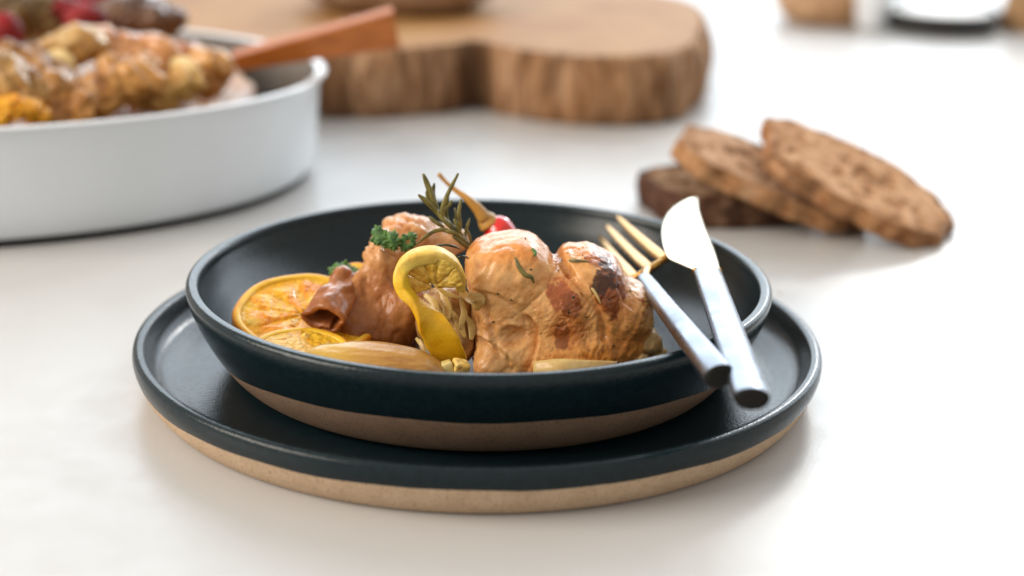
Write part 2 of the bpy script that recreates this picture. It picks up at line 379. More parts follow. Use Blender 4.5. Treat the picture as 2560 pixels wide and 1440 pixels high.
# ------------------------------------------------------------------ chicken thigh (front, browned)
SKIN = V3(.62, .26, .07); SKIN2 = V3(.74, .40, .15); GOLD = V3(.66, .27, .025); BROWN = V3(.23, .060, .015); CHAR = V3(.05, .017, .009); RED = V3(.38, .105, .03)
def patch(V, c, r, seed, soft=.45, amp=.55, sc_=1.3, rot=None):
    x = V - np.asarray(c)
    if rot is not None: x = x @ rotxyz(*rot)
    d = np.linalg.norm(x / np.asarray(r), axis=1)
    return sstep(0, soft, 1 - d + amp * fbm(V, sc_, seed))
YT = -2.4
T_ = lambda x, y, d=0: at(x, y, YT + d)
thigh_prims = [E(T_(1276, 712), (1.40, 1.7, 1.66), (0, -8, 6), 3.2), E(T_(1300, 672, .5), (1.2, 1.5, 1.10)), E(T_(1335, 700, .1), (.72, 1.6, 1.12)), E(T_(1418, 668, .3), (.40, 1.2, .78)), E(T_(1455, 690, .3), (.85, 1.5, 1.05)), E(T_(1460, 765, .2), (1.2, 1.85, 1.95), (0, 12, 0), 2.8), E(T_(1535, 818, .2), (1.15, 1.8, 1.72), (0, 20, 0), 2.6),
               E(T_(1400, 870, -.2), (2.7, 2.2, 1.35)), E(T_(1265, 868, -.6), (1.15, 1.6, 1.1)), E(T_(1230, 915, -1.7), (.62, .8, .52), (0, 20, 0)), E(T_(1285, 925, -1.6), (.5, .8, .5)), E(T_(1590, 850, -.1), (.62, 1.2, .75)), E(T_(1395, 770, -.35), (1.1, 1.5, 1.45), None, 2.6), E(T_(1400, 705, .0), (.5, 1.3, .75)), E(T_(1250, 800, -.2), (1.0, 1.6, 1.2))]
g1, g2, g3, g4 = T_(1388, 630, .2), T_(1425, 690, -1.1), T_(1490, 760, -1.7), T_(1530, 800, -1.8)
thigh_cuts = [K(T_(1384, 606, 1.2), g1, .14, .14), K(g1, g2, .13, .09)]
joint = T_(1280, 842, -1.75)
FOLDS = [([(1172, 848), (1225, 858), (1268, 888), (1290, 938)], .17, .35), ([(1250, 925), (1235, 860), (1222, 810), (1196, 770)], .10, .3), ([(1305, 785), (1345, 822), (1338, 880), (1318, 930)], .15, .4), ([(1520, 905), (1450, 888), (1390, 890), (1335, 872)], .09, .3), ([(1170, 745), (1215, 735), (1262, 752), (1300, 785)], .06, .4), ([(1600, 800), (1560, 770), (1548, 720), (1560, 690)], .08, .3)]
def thigh_disp(V, N):
    w1 = V @ rotxyz(0, 38, 0) * V3(2.2, 1, .55)
    d = .08 * fbm(V, .9, 3) + .035 * fbm(V, 2.2, 8) + .012 * fbm(V, 6, 4) + .005 * fbm(V, 16, 5) - .035 * np.exp(-(np.abs(fbm(w1, .55, 44)) / .07) ** 2) - .012 * np.exp(-(np.abs(fbm(w1, 1.6, 45)) / .10) ** 2)
    q = (V - joint + .12 * V3(1, 0, 1) * fbm(V, 1.8, 99)[:, None]) / V3(.58, 1.2, .46); r = np.linalg.norm(q, axis=1)
    d += -.13 * np.exp(-(r / .62) ** 2) + .10 * np.exp(-((r - .95) / .22) ** 2) * sstep(-.6, .5, (V - joint)[:, 0] + (V - joint)[:, 2])
    # wrinkles running down from the groove and along the lower edge
    wv = np.sin((V[:, 0] * 3.2 + V[:, 2] * 5.0) + 2.2 * fbm(V, .8, 31)) * sstep(3.6, 2.6, V[:, 2])
    d += .035 * wv
    gl = catmull([T_(1388, 640, -.2), T_(1425, 690, -1.4), T_(1470, 745, -1.9), T_(1505, 800, -2.1), T_(1515, 860, -2.2)], 40)
    gd = np.min(np.linalg.norm((V[:, None, [0, 2]] - gl[None][:, :, [0, 2]]), axis=2), axis=1); front = sstep(.2, -.4, N[:, 1])
    d += front * (-.10 * np.exp(-(gd / .10) ** 2) + .05 * np.exp(-((gd - .26) / .14) ** 2))
    c = T_(1420, 800, -1.6); r2 = np.linalg.norm((V - c) / V3(.7, 1.4, .9), axis=1)
    d += .06 * np.exp(-(r2) ** 2) * fbm(V, 4, 12)
    c = T_(1525, 735, -1.5); r2 = np.linalg.norm((V - c) / V3(.6, 1.4, .7), axis=1)
    d += .09 * np.exp(-(r2) ** 2) * fbm(V, 4, 13)
    for pts, amp, wd in FOLDS:
        L = catmull([T_(x, y, -1.9) for x, y in pts], 40)[:, [0, 2]]; tg = np.gradient(L, axis=0); nn = np.stack([-tg[:, 1], tg[:, 0]], 1); nn /= np.linalg.norm(nn, axis=1)[:, None]
        q = V[:, None, [0, 2]] - L[None]; k = (q ** 2).sum(2).argmin(1); i = np.arange(len(V)); qd = np.linalg.norm(q[i, k], axis=1); sd = (q[i, k] * nn[k]).sum(1) + .03 * fbm(V, 3, 66)
        end = np.minimum(1, np.minimum(k, 39 - k) / 8.0)
        d += front * end * amp * (np.exp(-np.maximum(sd, 0) / wd) * (sd > 0) * sstep(0, .07, sd) - .8 * np.exp(-(np.minimum(sd, 0) / .12) ** 2) * (sd <= 0) * sstep(.05, -.04, sd)) * (qd < wd * 5)
    e = np.maximum(np.abs(fbm(V, 3.2, 77)), 0)
    d -= .03 * np.exp(-(e / .07) ** 2) * sstep(4.6, 3.4, V[:, 2])
    return d
V, F, N = blob(thigh_prims, .26, 7, T_(1390, 790, 0), thigh_cuts, .16, thigh_disp)
c = mixc(SKIN, SKIN2, sstep(-.5, .3, fbm(V, .8, 21)))
fib = fbm(V @ rotxyz(0, 40, 0) * V3(3.0, 1, .5), 1.6, 23)
c = mixc(c, V3(.78, .46, .18), sstep(.05, .5, fib) * .6 * sstep(2.6, 1.4, V[:, 0]))
c = mixc(c, V3(.60, .20, .04), sstep(.1, .5, fbm(V, 1.1, 24)) * .55)
c = mixc(c, V3(.70, .26, .05), sstep(5.0, 5.7, V[:, 2]) * .6)
c = mixc(c, GOLD, sstep(3.7, 2.2, V[:, 2]) * .55 * sstep(1.2, 2.4, V[:, 0]))
c = mixc(c, V3(.74, .40, .16), patch(V, joint, (.62, 1.2, .5), 3, .5, .25) * .7)
c = mixc(c, V3(.50, .17, .03), patch(V, T_(1560, 850, -1.4), (.9, 2.0, 1.1), 5, .8, .5) * .75)
c = mixc(c, V3(.52, .17, .035), patch(V, T_(1425, 800, -1.6), (.75, 1.6, 1.15), 51, .7, .5) * .8)
c = mixc(c, V3(.54, .18, .035), patch(V, T_(1530, 740, -1.4), (.85, 1.8, 1.2), 52, .7, .5) * .8)
c = mixc(c, RED, patch(V, T_(1400, 742, -1.7), (.50, 1.6, .58), 6, .16, .6, 2.6) * .95)
c = mixc(c, BROWN, patch(V, T_(1428, 772, -1.8), (.38, 1.6, .46), 16, .16, .7, 3.0) * .9)
c = mixc(c, BROWN, patch(V, T_(1402, 836, -1.9), (.34, 1.6, .44), 7, .16, .8, 3.0) * .85)
c = mixc(c, RED, patch(V, T_(1510, 640, -.6), (.6, 1.6, .45), 8, .2, .6, 2.6) * .85, )
c = mixc(c, BROWN, patch(V, T_(1526, 726, -1.4), (.60, 1.7, .85), 9, .16, .6, 2.6) * .95)
c = mixc(c, CHAR, patch(V, T_(1514, 690, -1.2), (.40, 1.6, .62), 10, .2, .9, 3.6) * .9)
c = mixc(c, V3(.40, .13, .03), sstep(.30, .52, fbm(V, 3.4, 61)) * sstep(3.2, 4.6, V[:, 0]) * .9)
c = mixc(c, V3(.22, .08, .03), sstep(.42, .56, fbm(V, 5, 62)) * sstep(3.6, 2.6, V[:, 2]) * sstep(2.6, 3.6, V[:, 0]) * .8)
e = np.abs(fbm(V, 3.2, 77)); c = mixc(c, V3(.48, .21, .07), np.exp(-(e / .06) ** 2) * sstep(4.4, 3.2, V[:, 2]) * .5)
crs = catmull([T_(1190, 872, -2.3), T_(1222, 866, -2.6), T_(1250, 880, -2.6), T_(1266, 905, -2.5)], 20)
cd = np.min(np.linalg.norm((V[:, None] - crs[None]) * V3(1, .45, 1), axis=2), axis=1) + .07 * fbm(V, 3, 88)
c = mixc(c, V3(.16, .06, .025), sstep(.20, .06, cd) * .85)
thigh = thing('chicken_thigh', 'browned roast chicken thigh with charred patches in the front of the bowl', 'chicken', at(1400, 930, YT))
thigh_body = part('meat', V, F, M_meat, thigh, col=c)
thighV, thighN = V, N
# translucent fat at the right end
for k, (x, y, d, r) in enumerate([(1612, 860, -.7, (.52, .6, .42)), (1640, 882, -.6, (.36, .4, .26)), (1600, 890, -1.0, (.4, .5, .28)), (1622, 838, -.5, (.28, .4, .26))]):
    V, F, N = blob([E(T_(x, y, d), r)], sub=4, disp=lambda V, N: .22 * fbm(V, 1.6, 40 + k) + .07 * fbm(V, 5, 3))
    cc = mixc(V3(.52, .34, .15), V3(.30, .15, .05), sstep(0, .6, fbm(V, 3, 9 + k)))
    part('fat', V, F, M_onion, thigh, col=cc)
# pale strip of onion under the thigh
P = np.stack([catmull([at(1335, 905, -5.1), at(1400, 900, -5.4), at(1470, 902, -5.2), at(1540, 905, -4.8)], 24) * (1 - a) + catmull([at(1335, 950, -5.0), at(1400, 945, -5.5), at(1470, 945, -5.2), at(1540, 940, -4.8)], 24) * a + V3(0, -.2 * math.sin(a * 3.1), 0) for a in np.linspace(0, 1, 10)], 1)
P += (.05 * fbm(P.reshape(-1, 3) * V3(.6, 1, 3), 1.5, 9)).reshape(24, 10, 1) * V3(0, -1, .3)
V, F = thick_grid(P, .14)
tag(part('onion_layer', V, F, M_onion, col=mixc(V3(.66, .48, .2), V3(.55, .36, .13), sstep(-.3, .4, fbm(V * V3(.5, 1, 3), 1.6, 3)))), 'pale yellow onion layer under the browned thigh', 'onion')

# ------------------------------------------------------------------ chicken leg (behind, left)
YL = -.8
L_ = lambda x, y, d=0: at(x, y, YL + d)
leg_prims = [E(L_(965, 815), (1.42, 1.5, 1.05)), K(L_(958, 655, .2), L_(955, 800, 0), .52, 1.15), E(L_(915, 790, -.2), (.9, 1.1, .8)), K(L_(950, 640, .3), L_(1010, 600, 1.6), .55, .8), E(L_(1025, 590, 1.8), (1.15, 1.2, .72)), E(L_(1110, 600, 2.2), (1.0, 1.0, .55)), E(L_(1020, 760, 0), (1.0, 1.3, 1.0)), K(L_(905, 700, -.1), L_(870, 800, -1.0), .38, .62), E(L_(900, 830, -.9), (.75, .8, .5))]
def leg_disp(V, N):
    return .10 * fbm(V, .9, 13) + .05 * fbm(V, 2.4, 18) - .05 * np.exp(-(np.abs(fbm(V * V3(1.6, 1, .6), .9, 46)) / .10) ** 2) + sstep(3.9, 4.6, V[:, 2]) * (.16 * fbm(V, 1.5, 47) - .12 * np.exp(-(np.abs(fbm(V @ rotxyz(0, 30, 20) * V3(.7, 1, 2.2), 1.0, 48)) / .12) ** 2)) + .015 * fbm(V, 7, 14) + .03 * np.sin(V[:, 0] * 5 + 3 * fbm(V, .7, 5)) * sstep(4.2, 3.2, V[:, 2])
V, F, N = blob(leg_prims, .4, 6, L_(965, 730, .2), [], .2, leg_disp)
c = mixc(V3(.48, .205, .06), V3(.36, .13, .03), sstep(-.3, .4, fbm(V, .9, 22)))
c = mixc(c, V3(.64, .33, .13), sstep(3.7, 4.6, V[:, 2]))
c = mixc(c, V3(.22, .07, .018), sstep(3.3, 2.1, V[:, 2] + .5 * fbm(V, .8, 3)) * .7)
c = mixc(c, V3(.62, .24, .07), patch(V, L_(1020, 568, 1.6), (.8, 1.2, .4), 4, .5, .5) * .7)
leg = thing('chicken_drumstick', 'brown roast chicken leg with rolled skin behind the lemon slice', 'chicken', at(960, 880, YL))
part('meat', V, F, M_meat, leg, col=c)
# rolled skin: a spiral sheet with its open end towards the camera
ax = unit(at(868, 690, -.7) - at(800, 800, -2.9)); c0 = at(803, 800, -2.9)
e1 = unit(np.cross(ax, V3(0, 0, 1))); e2 = np.cross(e1, ax)
th = np.linspace(-1.5, 5.3, 60); P = []
for s in np.linspace(0, 1, 22):
    rad = (.60 - .035 * th) * (1 - .30 * s) + .09 * np.sin(2 * th + 1 + 2 * s) + .05 * np.sin(5 * th + 6 * s)
    lip = .10 * math.exp(-s * 9)
    P.append(c0 + ax * (s * 2.6 + .12 * math.sin(s * 5)) + np.outer((rad + lip) * np.cos(th), e1) + np.outer((rad + lip) * np.sin(th) * .80, e2))
P = np.array(P); P += (.36 * fbm(P.reshape(-1, 3), .8, 41) + .09 * fbm(P.reshape(-1, 3), 3.0, 42)).reshape(22, 60, 1) * unit(e2)
V, F = thick_grid(P, .14)
c = mixc(V3(.42, .16, .05), V3(.28, .09, .025), sstep(-.3, .4, fbm(V, 1.4, 7)))
part('rolled_skin', V, F, M_meat, leg, col=c, label='dark glossy roll of chicken skin')
# ------------------------------------------------------------------ lemon slice (twisted peel + pulp)
X_, Y_, Z_ = V3(1, 0, 0), V3(0, 1, 0), V3(0, 0, 1)
lem = [  # px, py, y, width axis, width, thickness
    (1128, 905, -5.2, V3(1, .1, -.25), 1.05, .22), (1108, 860, -5.4, V3(1, .0, -.3), 1.10, .22), (1080, 810, -5.4, V3(.9, .1, -.42), .95, .24),
    (1045, 765, -5.2, V3(.7, .4, -.55), .75, .30), (1012, 728, -5.0, V3(.4, .9, -.35), .62, .38), (1002, 692, -4.8, V3(.15, 1, -.1), .62, .44),
    (1014, 662, -4.6, V3(0, 1, .1), .62, .46), (1044, 642, -4.5, V3(0, 1, .15), .62, .46), (1085, 638, -4.4, V3(0, 1, .2), .62, .46),
    (1124, 655, -4.3, V3(-.1, 1, .2), .62, .46), (1146, 688, -4.2, V3(-.1, 1, .15), .56, .42), (1150, 722, -4.0, V3(-.1, 1, .1), .4, .30)]
steps = 90
C = catmull([at(a, b, y) for a, b, y, *_ in lem], steps); W = catmull([x[3] for x in lem], steps); ww = np.interp(np.linspace(0, 1, steps), np.linspace(0, 1, len(lem)), [x[4] for x in lem]); tt = np.interp(np.linspace(0, 1, steps), np.linspace(0, 1, len(lem)), [x[5] for x in lem])
Tn = np.gradient(C, axis=0); Tn /= np.linalg.norm(Tn, axis=1)[:, None]
W = W - Tn * (W * Tn).sum(1)[:, None]; W /= np.linalg.norm(W, axis=1)[:, None]; Nn = np.cross(W, Tn)
n = 28; ph = np.linspace(0, 2 * np.pi, n, endpoint=False); pw = 2 / 4.5
cs = np.sign(np.cos(ph)) * np.abs(np.cos(ph)) ** pw; sn = np.sign(np.sin(ph)) * np.abs(np.sin(ph)) ** pw
V = (C[:, None] + W[:, None] * (ww / 2)[:, None, None] * cs[None, :, None] + Nn[:, None] * (tt / 2)[:, None, None] * sn[None, :, None]).reshape(-1, 3)
F = gridF(steps, n); V = np.vstack([V, C[:1], C[-1:]])
for j in range(n): F.append((len(V) - 2, (j + 1) % n, j)); F.append((len(V) - 1, (steps - 1) * n + j, (steps - 1) * n + (j + 1) % n))
V = V + (.075 * fbm(V, 1.5, 51) + .02 * fbm(V, 6, 52))[:, None] * V3(.5, -.6, .6)
side = np.concatenate([np.tile(sn, steps), [0, 0]])
c = mixc(V3(.80, .44, .004), V3(.82, .54, .03), sstep(-.3, .4, fbm(V, 1.2, 53)))
tpar = np.concatenate([np.repeat(np.linspace(0, 1, steps), n), [0, 1]])
cutf = np.concatenate([np.tile(cs, steps), [0, 0]])
c = mixc(c, V3(.78, .55, .13), sstep(.38, .55, tpar) * (.45 + .5 * sstep(.2, .9, -cutf)))
c = mixc(c, V3(.70, .36, .004), sstep(.42, .25, tpar) * .7)
c = mixc(c, V3(.70, .56, .05), sstep(.1, .6, fbm(V, 1.0, 56)) * .4)
c = mixc(c, V3(.62, .34, .02), sstep(.2, .6, fbm(V, 2.0, 57)) * .5)
lemon = thing('lemon_slice', 'twisted yellow lemon slice standing between the two chicken pieces', 'lemon', at(1110, 905, -5.1))
peel = part('peel', V, F, M_rind, lemon, col=c)
pc = at(1086, 716, -4.35)
for k, (t0, t1) in enumerate([(3.35, 2.72), (2.66, 2.05), (2.0, 1.42), (1.37, .78), (.72, .1)]):
    th_ = np.linspace(t0, t1, 16); rr0 = np.linspace(.14 + .1 * (k % 2), 1.02, 12)
    P = np.zeros((12, 16, 3))
    for i, r_ in enumerate(rr0):
        bul = .08 * np.sin(np.linspace(0, math.pi, 16)) * math.sin(math.pi * (.25 + .7 * i / 11))
        P[i] = pc + np.outer(r_ * np.cos(th_) * .88, X_) + np.outer(r_ * np.sin(th_) * 1.02, Z_) + np.outer(-.25 * r_ - bul, Y_)
    P += (.05 * fbm(P.reshape(-1, 3), 3, 60 + k) + .03 * np.repeat(rr0, 16) * fbm(np.c_[np.tile(th_, 12) * 4, np.repeat(rr0, 16), np.zeros(192)], 3, 61)).reshape(12, 16, 1) * V3(0, -1, .2)
    V, F = thick_grid(P, .12)
    part('pulp_segment', V, F, M_citrus, lemon, col=mixc(V3(.76, .50, .09), V3(.62, .36, .04), sstep(-.3, .35, fbm(V, 3, 62 + k))))

# ------------------------------------------------------------------ onion shreds in the hollow
shr = [((1078, 700, -3.6), (1110, 730, -3.9), (1150, 745, -4.1), .16), ((1100, 720, -3.3), (1115, 760, -3.7), (1120, 800, -4.0), .17), ((1150, 740, -3.6), (1160, 780, -3.9), (1150, 825, -4.2), .15),
       ((1135, 700, -3.2), (1165, 740, -3.4), (1190, 760, -3.8), .16), ((1170, 735, -3.9), (1196, 750, -4.2), (1190, 775, -4.2), .17), ((1120, 770, -3.4), (1145, 805, -3.7), (1165, 845, -3.9), .18),
       ((1090, 760, -3.3), (1108, 790, -3.6), (1140, 785, -4.0), .14), ((1062, 735, -3.6), (1085, 760, -3.9), (1095, 800, -4.2), .14), ((1165, 790, -3.5), (1180, 815, -3.8), (1178, 850, -4.1), .16),
       ((1040, 845, -4.3), (1052, 860, -4.6), (1062, 885, -4.8), .15)]
for k, (a, b, c_, r) in enumerate(shr):
    r *= (.7, 1.25, .85, 1.0, 1.5, .8, .7, 1.1, .9, .8)[k]
    V, F = sweep([at(*a), at(*b), at(*c_)], [r * .45, r * .75, r * .9, r * .4], 10, 18, .16, (.3 * (-1) ** k, -1, .5), wob=.5, seed=k)
    cc = mixc(V3(.50, .33, .10), V3(.30, .17, .045), sstep(-.3, .4, fbm(V, 2, 70 + k)))
    tag(part('onion_shred', V, F, M_onion, col=cc), ['slender onion shred just under the lemon pulp', 'broad onion shred hanging straight down in the hollow beside the lemon peel', 'onion shred hugging the thigh side of the hollow',
        'onion shred crossing from the lemon pulp to the thigh', 'wide pale onion petal touching the browned thigh', 'onion shred low in the hollow above the orange cube', 'thin onion shred curving sideways across the hollow',
        'onion shred beside the inner edge of the lemon peel', 'short onion shred low against the browned thigh', 'lone onion shred outside the lower end of the lemon peel'][k], 'onion', 'onion shreds in the hollow')
# darker tender meat filling the hollow behind the shreds
V, F, N = blob([E(at(1110, 800, -2.6), (.95, .9, 1.15)), E(at(1150, 850, -3.2), (.55, .7, .8))], .3, 5, disp=lambda V, N: .10 * fbm(V, 1.6, 81) + .05 * fbm(V, 4, 82))
tag(part('chicken_scrap', V, F, M_meat, col=mixc(V3(.42, .24, .08), V3(.22, .10, .035), sstep(-.2, .4, fbm(V, 1.6, 83)))), 'dark scrap of chicken meat under the onion shreds', 'chicken')

# ------------------------------------------------------------------ orange slices
def orange_slice(label, center, normal, R, rot, thick=.55, rag=1.0):
    nrm = unit(normal); a = unit(np.cross(nrm, V3(0, 1, .2))); b = np.cross(nrm, a)
    center = np.asarray(center, float)
    root = thing('orange_slice', label, 'orange', center)
    def put(x, y, z): return center + np.multiply.outer(x, a) + np.multiply.outer(y, b) + np.multiply.outer(z, nrm)
    # rind: ring with rounded square section
    n, m = 72, 16; th = np.linspace(0, 2 * np.pi, n, endpoint=False); ph = np.linspace(0, 2 * np.pi, m, endpoint=False)
    rr = R * (1 + .02 * np.sin(3 * th + rot) + .012 * np.sin(7 * th))
    rad = (rr - .13)[:, None] + .16 * np.sign(np.cos(ph)) * np.abs(np.cos(ph)) ** .7; zz = thick / 2 * np.sign(np.sin(ph)) * np.abs(np.sin(ph)) ** .6 + 0 * rad
    V = put((rad * np.cos(th)[:, None]).ravel(), (rad * np.sin(th)[:, None]).ravel(), zz.ravel())
    F = gridF(n, m) + [((n - 1) * m + j, (n - 1) * m + (j + 1) % m, (j + 1) % m, j) for j in range(m)]
    V = V + (.03 * fbm(V, 2, 5))[:, None] * nrm
    outer = np.tile(np.cos(ph), n)
    c = mixc(V3(.84, .52, .04), V3(.78, .28, .006), sstep(-.2, .6, outer)); c = mixc(c, V3(.45, .15, .01), sstep(.0, .5, fbm(V, 1.8, 6)) * sstep(.2, .8, outer))
    part('rind', V, F, M_rind, root, col=c)
    # pith disc between the segments
    q = np.linspace(0.02, R - .1, 10)
    Pz = []
    for z in (.16, -.16): Pz.append(put(np.outer(q, np.cos(th)).ravel(), np.outer(q, np.sin(th)).ravel(), np.full(q.size * n, z)))
    V = np.vstack(Pz); F = gridF(10, n) + [tuple(reversed(f)) for f in gridF(10, n, True, 10 * n)]
    part('pith', V, F, M_citrus, root, col=mixc(V3(.84, .48, .03), V3(.82, .38, .01), sstep(-.3, .3, fbm(V, 1.5, 8))))
    ns = 10
    for k in range(ns):
        t0 = rot + 2 * np.pi * k / ns; half = np.pi / ns * 1.0
        D, Fi = ico(3)
        # wedge: map the unit sphere to a rounded sector
        s = (D[:, 0] + 1) / 2; ra = .10 + (R - .36) * s ** .8
        ang = t0 + half * np.sign(D[:, 1]) * np.abs(D[:, 1]) ** .7 * np.clip(1.0 - .0 * s, 0, 1)
        z = np.sign(D[:, 2]) * np.abs(D[:, 2]) ** .6 * thick * .50
        V = put(ra * np.cos(ang), ra * np.sin(ang), z)
        V = V + rag * (.12 * fbm(V, 1.8, 90) + .05 * fbm(V, 6, 91 + k))[:, None] * nrm
        c = mixc(V3(.82, .27, .002), V3(.84, .42, .008), sstep(-.3, .45, fbm(V, 1.3, 92)))
        c = mixc(c, V3(.84, .50, .08), sstep(.85, 1.0, np.abs(D[:, 1])) * .3)
        c = mixc(c, V3(.88, .62, .14), sstep(.22, .42, fbm(V, 2.6, 95)) * .7)
        part('segment', V, Fi, M_citrus, root, col=c)
    return root
orange_slice('large roasted orange slice leaning on the bowl wall', at(764, 796, -1.6), V3(.10, -.27, .95), 2.38, .3, .5, 1.5)
orange_slice('flat orange slice tucked in front of the rolled chicken skin', at(752, 892, -4.5), V3(.06, -.15, 1), 1.7, .9, .4, 2.2)
orange_slice('small orange slice peeking out behind the rolled skin', at(880, 725, .4), V3(-.3, -.5, .8), 1.1, .2, .4)

# ------------------------------------------------------------------ onion wedge in front and small cubes
V, F, N = blob([E(at(940, 930, -6.0), (2.15, 1.15, .92), (0, 4, 0)), E(at(1050, 945, -6.1), (1.0, .9, .62), (0, 18, 0)), E(at(815, 898, -5.6), (.75, .6, .38), (0, 4, 0))], .4, 6, at(945, 935, -6.0),
               disp=lambda V, N: .05 * fbm(V * V3(.35, 1, 1.6), 1.2, 15) + .005 * np.sin(22 * (V[:, 2] + .16 * V[:, 0] + .5 * V[:, 1]) + 3 * fbm(V, .5, 4)))
st = fbm(V * V3(.16, 2.2, 2.6), 2.4, 16)
c = mixc(V3(.52, .275, .07), V3(.42, .20, .045), sstep(-.2, .3, st)); c = mixc(c, V3(.40, .20, .09), sstep(.28, .55, st) * sstep(-3.2, -1.4, V[:, 0]) * .7)
c = mixc(c, V3(.60, .40, .06), sstep(-3.2, -4.6, V[:, 0]) * .6)
tag(part('onion_wedge', V, F, M_onion, col=c), 'pale cooked onion wedge lying along the front rim of the bowl', 'onion')
V, F = box(at(1150, 922, -6.0), (.50, .5, .55), rotxyz(8, 12, 20), .3, 6); V = V + (.05 * fbm(V, 3, 3))[:, None] * V3(.5, .5, .5)
tag(part('orange_cube', V, F, M_citrus, col=mixc(V3(.82, .48, .04), V3(.82, .58, .18), sstep(-.3, .3, fbm(V, 3, 4)))), 'small bright orange cube at the front rim beside the thigh', 'vegetable')
V, F = box(at(1119, 922, -6.05), (.34, .4, .5), rotxyz(-6, -14, 10), .35, 6); V = V + (.05 * fbm(V, 3, 5))[:, None] * V3(.5, .5, .5)
tag(part('onion_cube', V, F, M_onion, col=mixc(V3(.72, .58, .25), V3(.66, .48, .16), sstep(-.3, .3, fbm(V, 3, 6)))), 'tiny translucent onion cube next to the orange cube', 'onion')

# ------------------------------------------------------------------ rosemary sprig
YR = -1.2
rs = thing('rosemary_sprig', 'upright olive green rosemary sprig standing behind the lemon slice', 'rosemary', at(1182, 630, YR))
def needle(parent, pts, r=.085, m=None, name='leaf'):
    r = r * (.92 if m is None else 1)
    V, F = sweep([at(x, y, yy) for x, y, yy in pts], [r * .7, r * .95, r, r, r * .92, r * .45], 8, 16, .75, (.2, -1, .2), wob=.1)
    return part(name, V, F, m or M_rosemary, parent)
V, F = sweep([at(1188, 640, YR), at(1160, 600, YR - .1), at(1135, 572, YR - .2), at(1108, 548, YR - .2), at(1092, 525, YR - .1)], [.12, .11, .10, .09, .06], 8, 20)
part('stem', V, F, M_rosemary, rs)
for pts, r in [([(1120, 560, YR), (1092, 530, YR - .1), (1068, 505, YR - .2), (1046, 487, YR - .3)], .10), ([(1098, 535, YR), (1083, 500, YR), (1070, 465, YR + .1), (1058, 434, YR + .1)], .11),
               ([(1094, 530, YR + .1), (1088, 505, YR + .1), (1083, 480, YR + .2), (1086, 458, YR + .2)], .075), ([(1108, 545, YR - .2), (1106, 520, YR - .2), (1122, 480, YR - .1), (1146, 433, YR)], .085),
               ([(1128, 565, YR + .2), (1117, 545, YR + .2), (1116, 515, YR + .2), (1122, 488, YR + .2)], .07), ([(1150, 582, YR - .2), (1150, 560, YR - .3), (1147, 530, YR - .3), (1153, 497, YR - .2)], .075),
               ([(1160, 600, YR - .2), (1150, 580, YR - .3), (1142, 562, YR - .3), (1134, 548, YR - .3)], .075), ([(1178, 612, YR - .1), (1174, 590, YR - .2), (1168, 575, YR - .2), (1166, 560, YR - .2)], .05),
               ([(1110, 568, YR - .3), (1096, 560, YR - .4), (1082, 550, YR - .4), (1072, 541, YR - .4)], .07), ([(1130, 580, YR - .3), (1108, 574, YR - .5), (1078, 582, YR - .7), (1042, 610, YR - .9)], .075),
               ([(1168, 610, YR - .3), (1148, 590, YR - .4), (1128, 580, YR - .5), (1108, 578, YR - .5)], .085), ([(1176, 622, YR - .2), (1160, 612, YR - .4), (1143, 598, YR - .5), (1130, 590, YR - .5)], .075), ([(1104, 545, YR), (1112, 525, YR), (1124, 512, YR + .1), (1130, 500, YR + .1)], .06), ([(1088, 520, YR), (1076, 508, YR), (1068, 490, YR), (1066, 476, YR)], .06), ([(1140, 578, YR - .1), (1138, 555, YR), (1140, 535, YR), (1136, 520, YR + .1)], .055), ([(1165, 600, YR), (1164, 580, YR + .1), (1170, 560, YR + .1), (1174, 546, YR + .2)], .055)]:
    needle(rs, pts, r)
dk = thing('wilted_rosemary', 'dark wilted rosemary leaves lying on the lemon slice', 'rosemary', at(1120, 625, -3.6))
for pts, r in [([(1086, 616, -3.4), (1110, 612, -3.7), (1135, 616, -3.6), (1152, 624, -3.2)], .045), ([(1136, 648, -3.6), (1150, 643, -3.8), (1162, 642, -3.7), (1172, 646, -3.4)], .045)]:
    needle(dk, pts, r, M_darkherb)

# ------------------------------------------------------------------ chili pepper
YC = 2.6
ch = thing('chili_pepper', 'small shiny red chili pepper with long golden stem behind the thigh', 'chili', at(1250, 600, YC))
V, F = sweep([at(1222, 556, YC), at(1240, 572, YC), at(1256, 600, YC), at(1264, 650, YC), at(1268, 720, YC), at(1262, 800, YC)], [.30, .58, .60, .52, .36, .10], 24, 36); part('body', V, F, M_chili, ch)
V, F = sweep([at(1206, 538, YC), at(1216, 550, YC), at(1224, 560, YC)], [.22, .36, .42], 16, 10, wob=.1); part('calyx', V, F, M_stem, ch)
V, F = sweep([at(1213, 548, YC - .1), at(1196, 524, YC - .1), at(1170, 498, YC - .1), at(1143, 478, YC), at(1118, 458, YC), at(1096, 434, YC)], [.26, .20, .14, .10, .075, .085], 12, 30, wob=.12); part('stem', V, F, M_stem, ch)

# ------------------------------------------------------------------ parsley
def leaflet(root, c, nrm, upv, size, seed):
    rg = np.random.default_rng(seed)
    nrm = unit(nrm); upv = unit(np.asarray(upv) - nrm * (np.asarray(upv) @ nrm)); sd = np.cross(upv, nrm)
    na, nr = 61, 8; size = size * 1.0
    th = np.linspace(-2.55, 2.55, na); lob = .58 + .42 * np.abs(np.cos(1.5 * th)) ** .8 + .10 * np.sin(13 * th + seed)
    rr = np.linspace(.04, 1, nr)
    P = np.zeros((nr, na, 3))
    for i, r in enumerate(rr):
        x, y = r * lob * np.sin(th) * size, r * lob * np.cos(th) * size + .1 * size
        zz = size * (.16 * r * np.sin(6 * th + seed) * r - .22 * r * r + .10 * r * np.cos(11 * th + 2 * seed))
        P[i] = np.asarray(c) + np.outer(x, sd) + np.outer(y, upv) + np.outer(zz, nrm)
    V, F = thick_grid(P, .03)
    part('leaf', V, F, M_parsley, root)
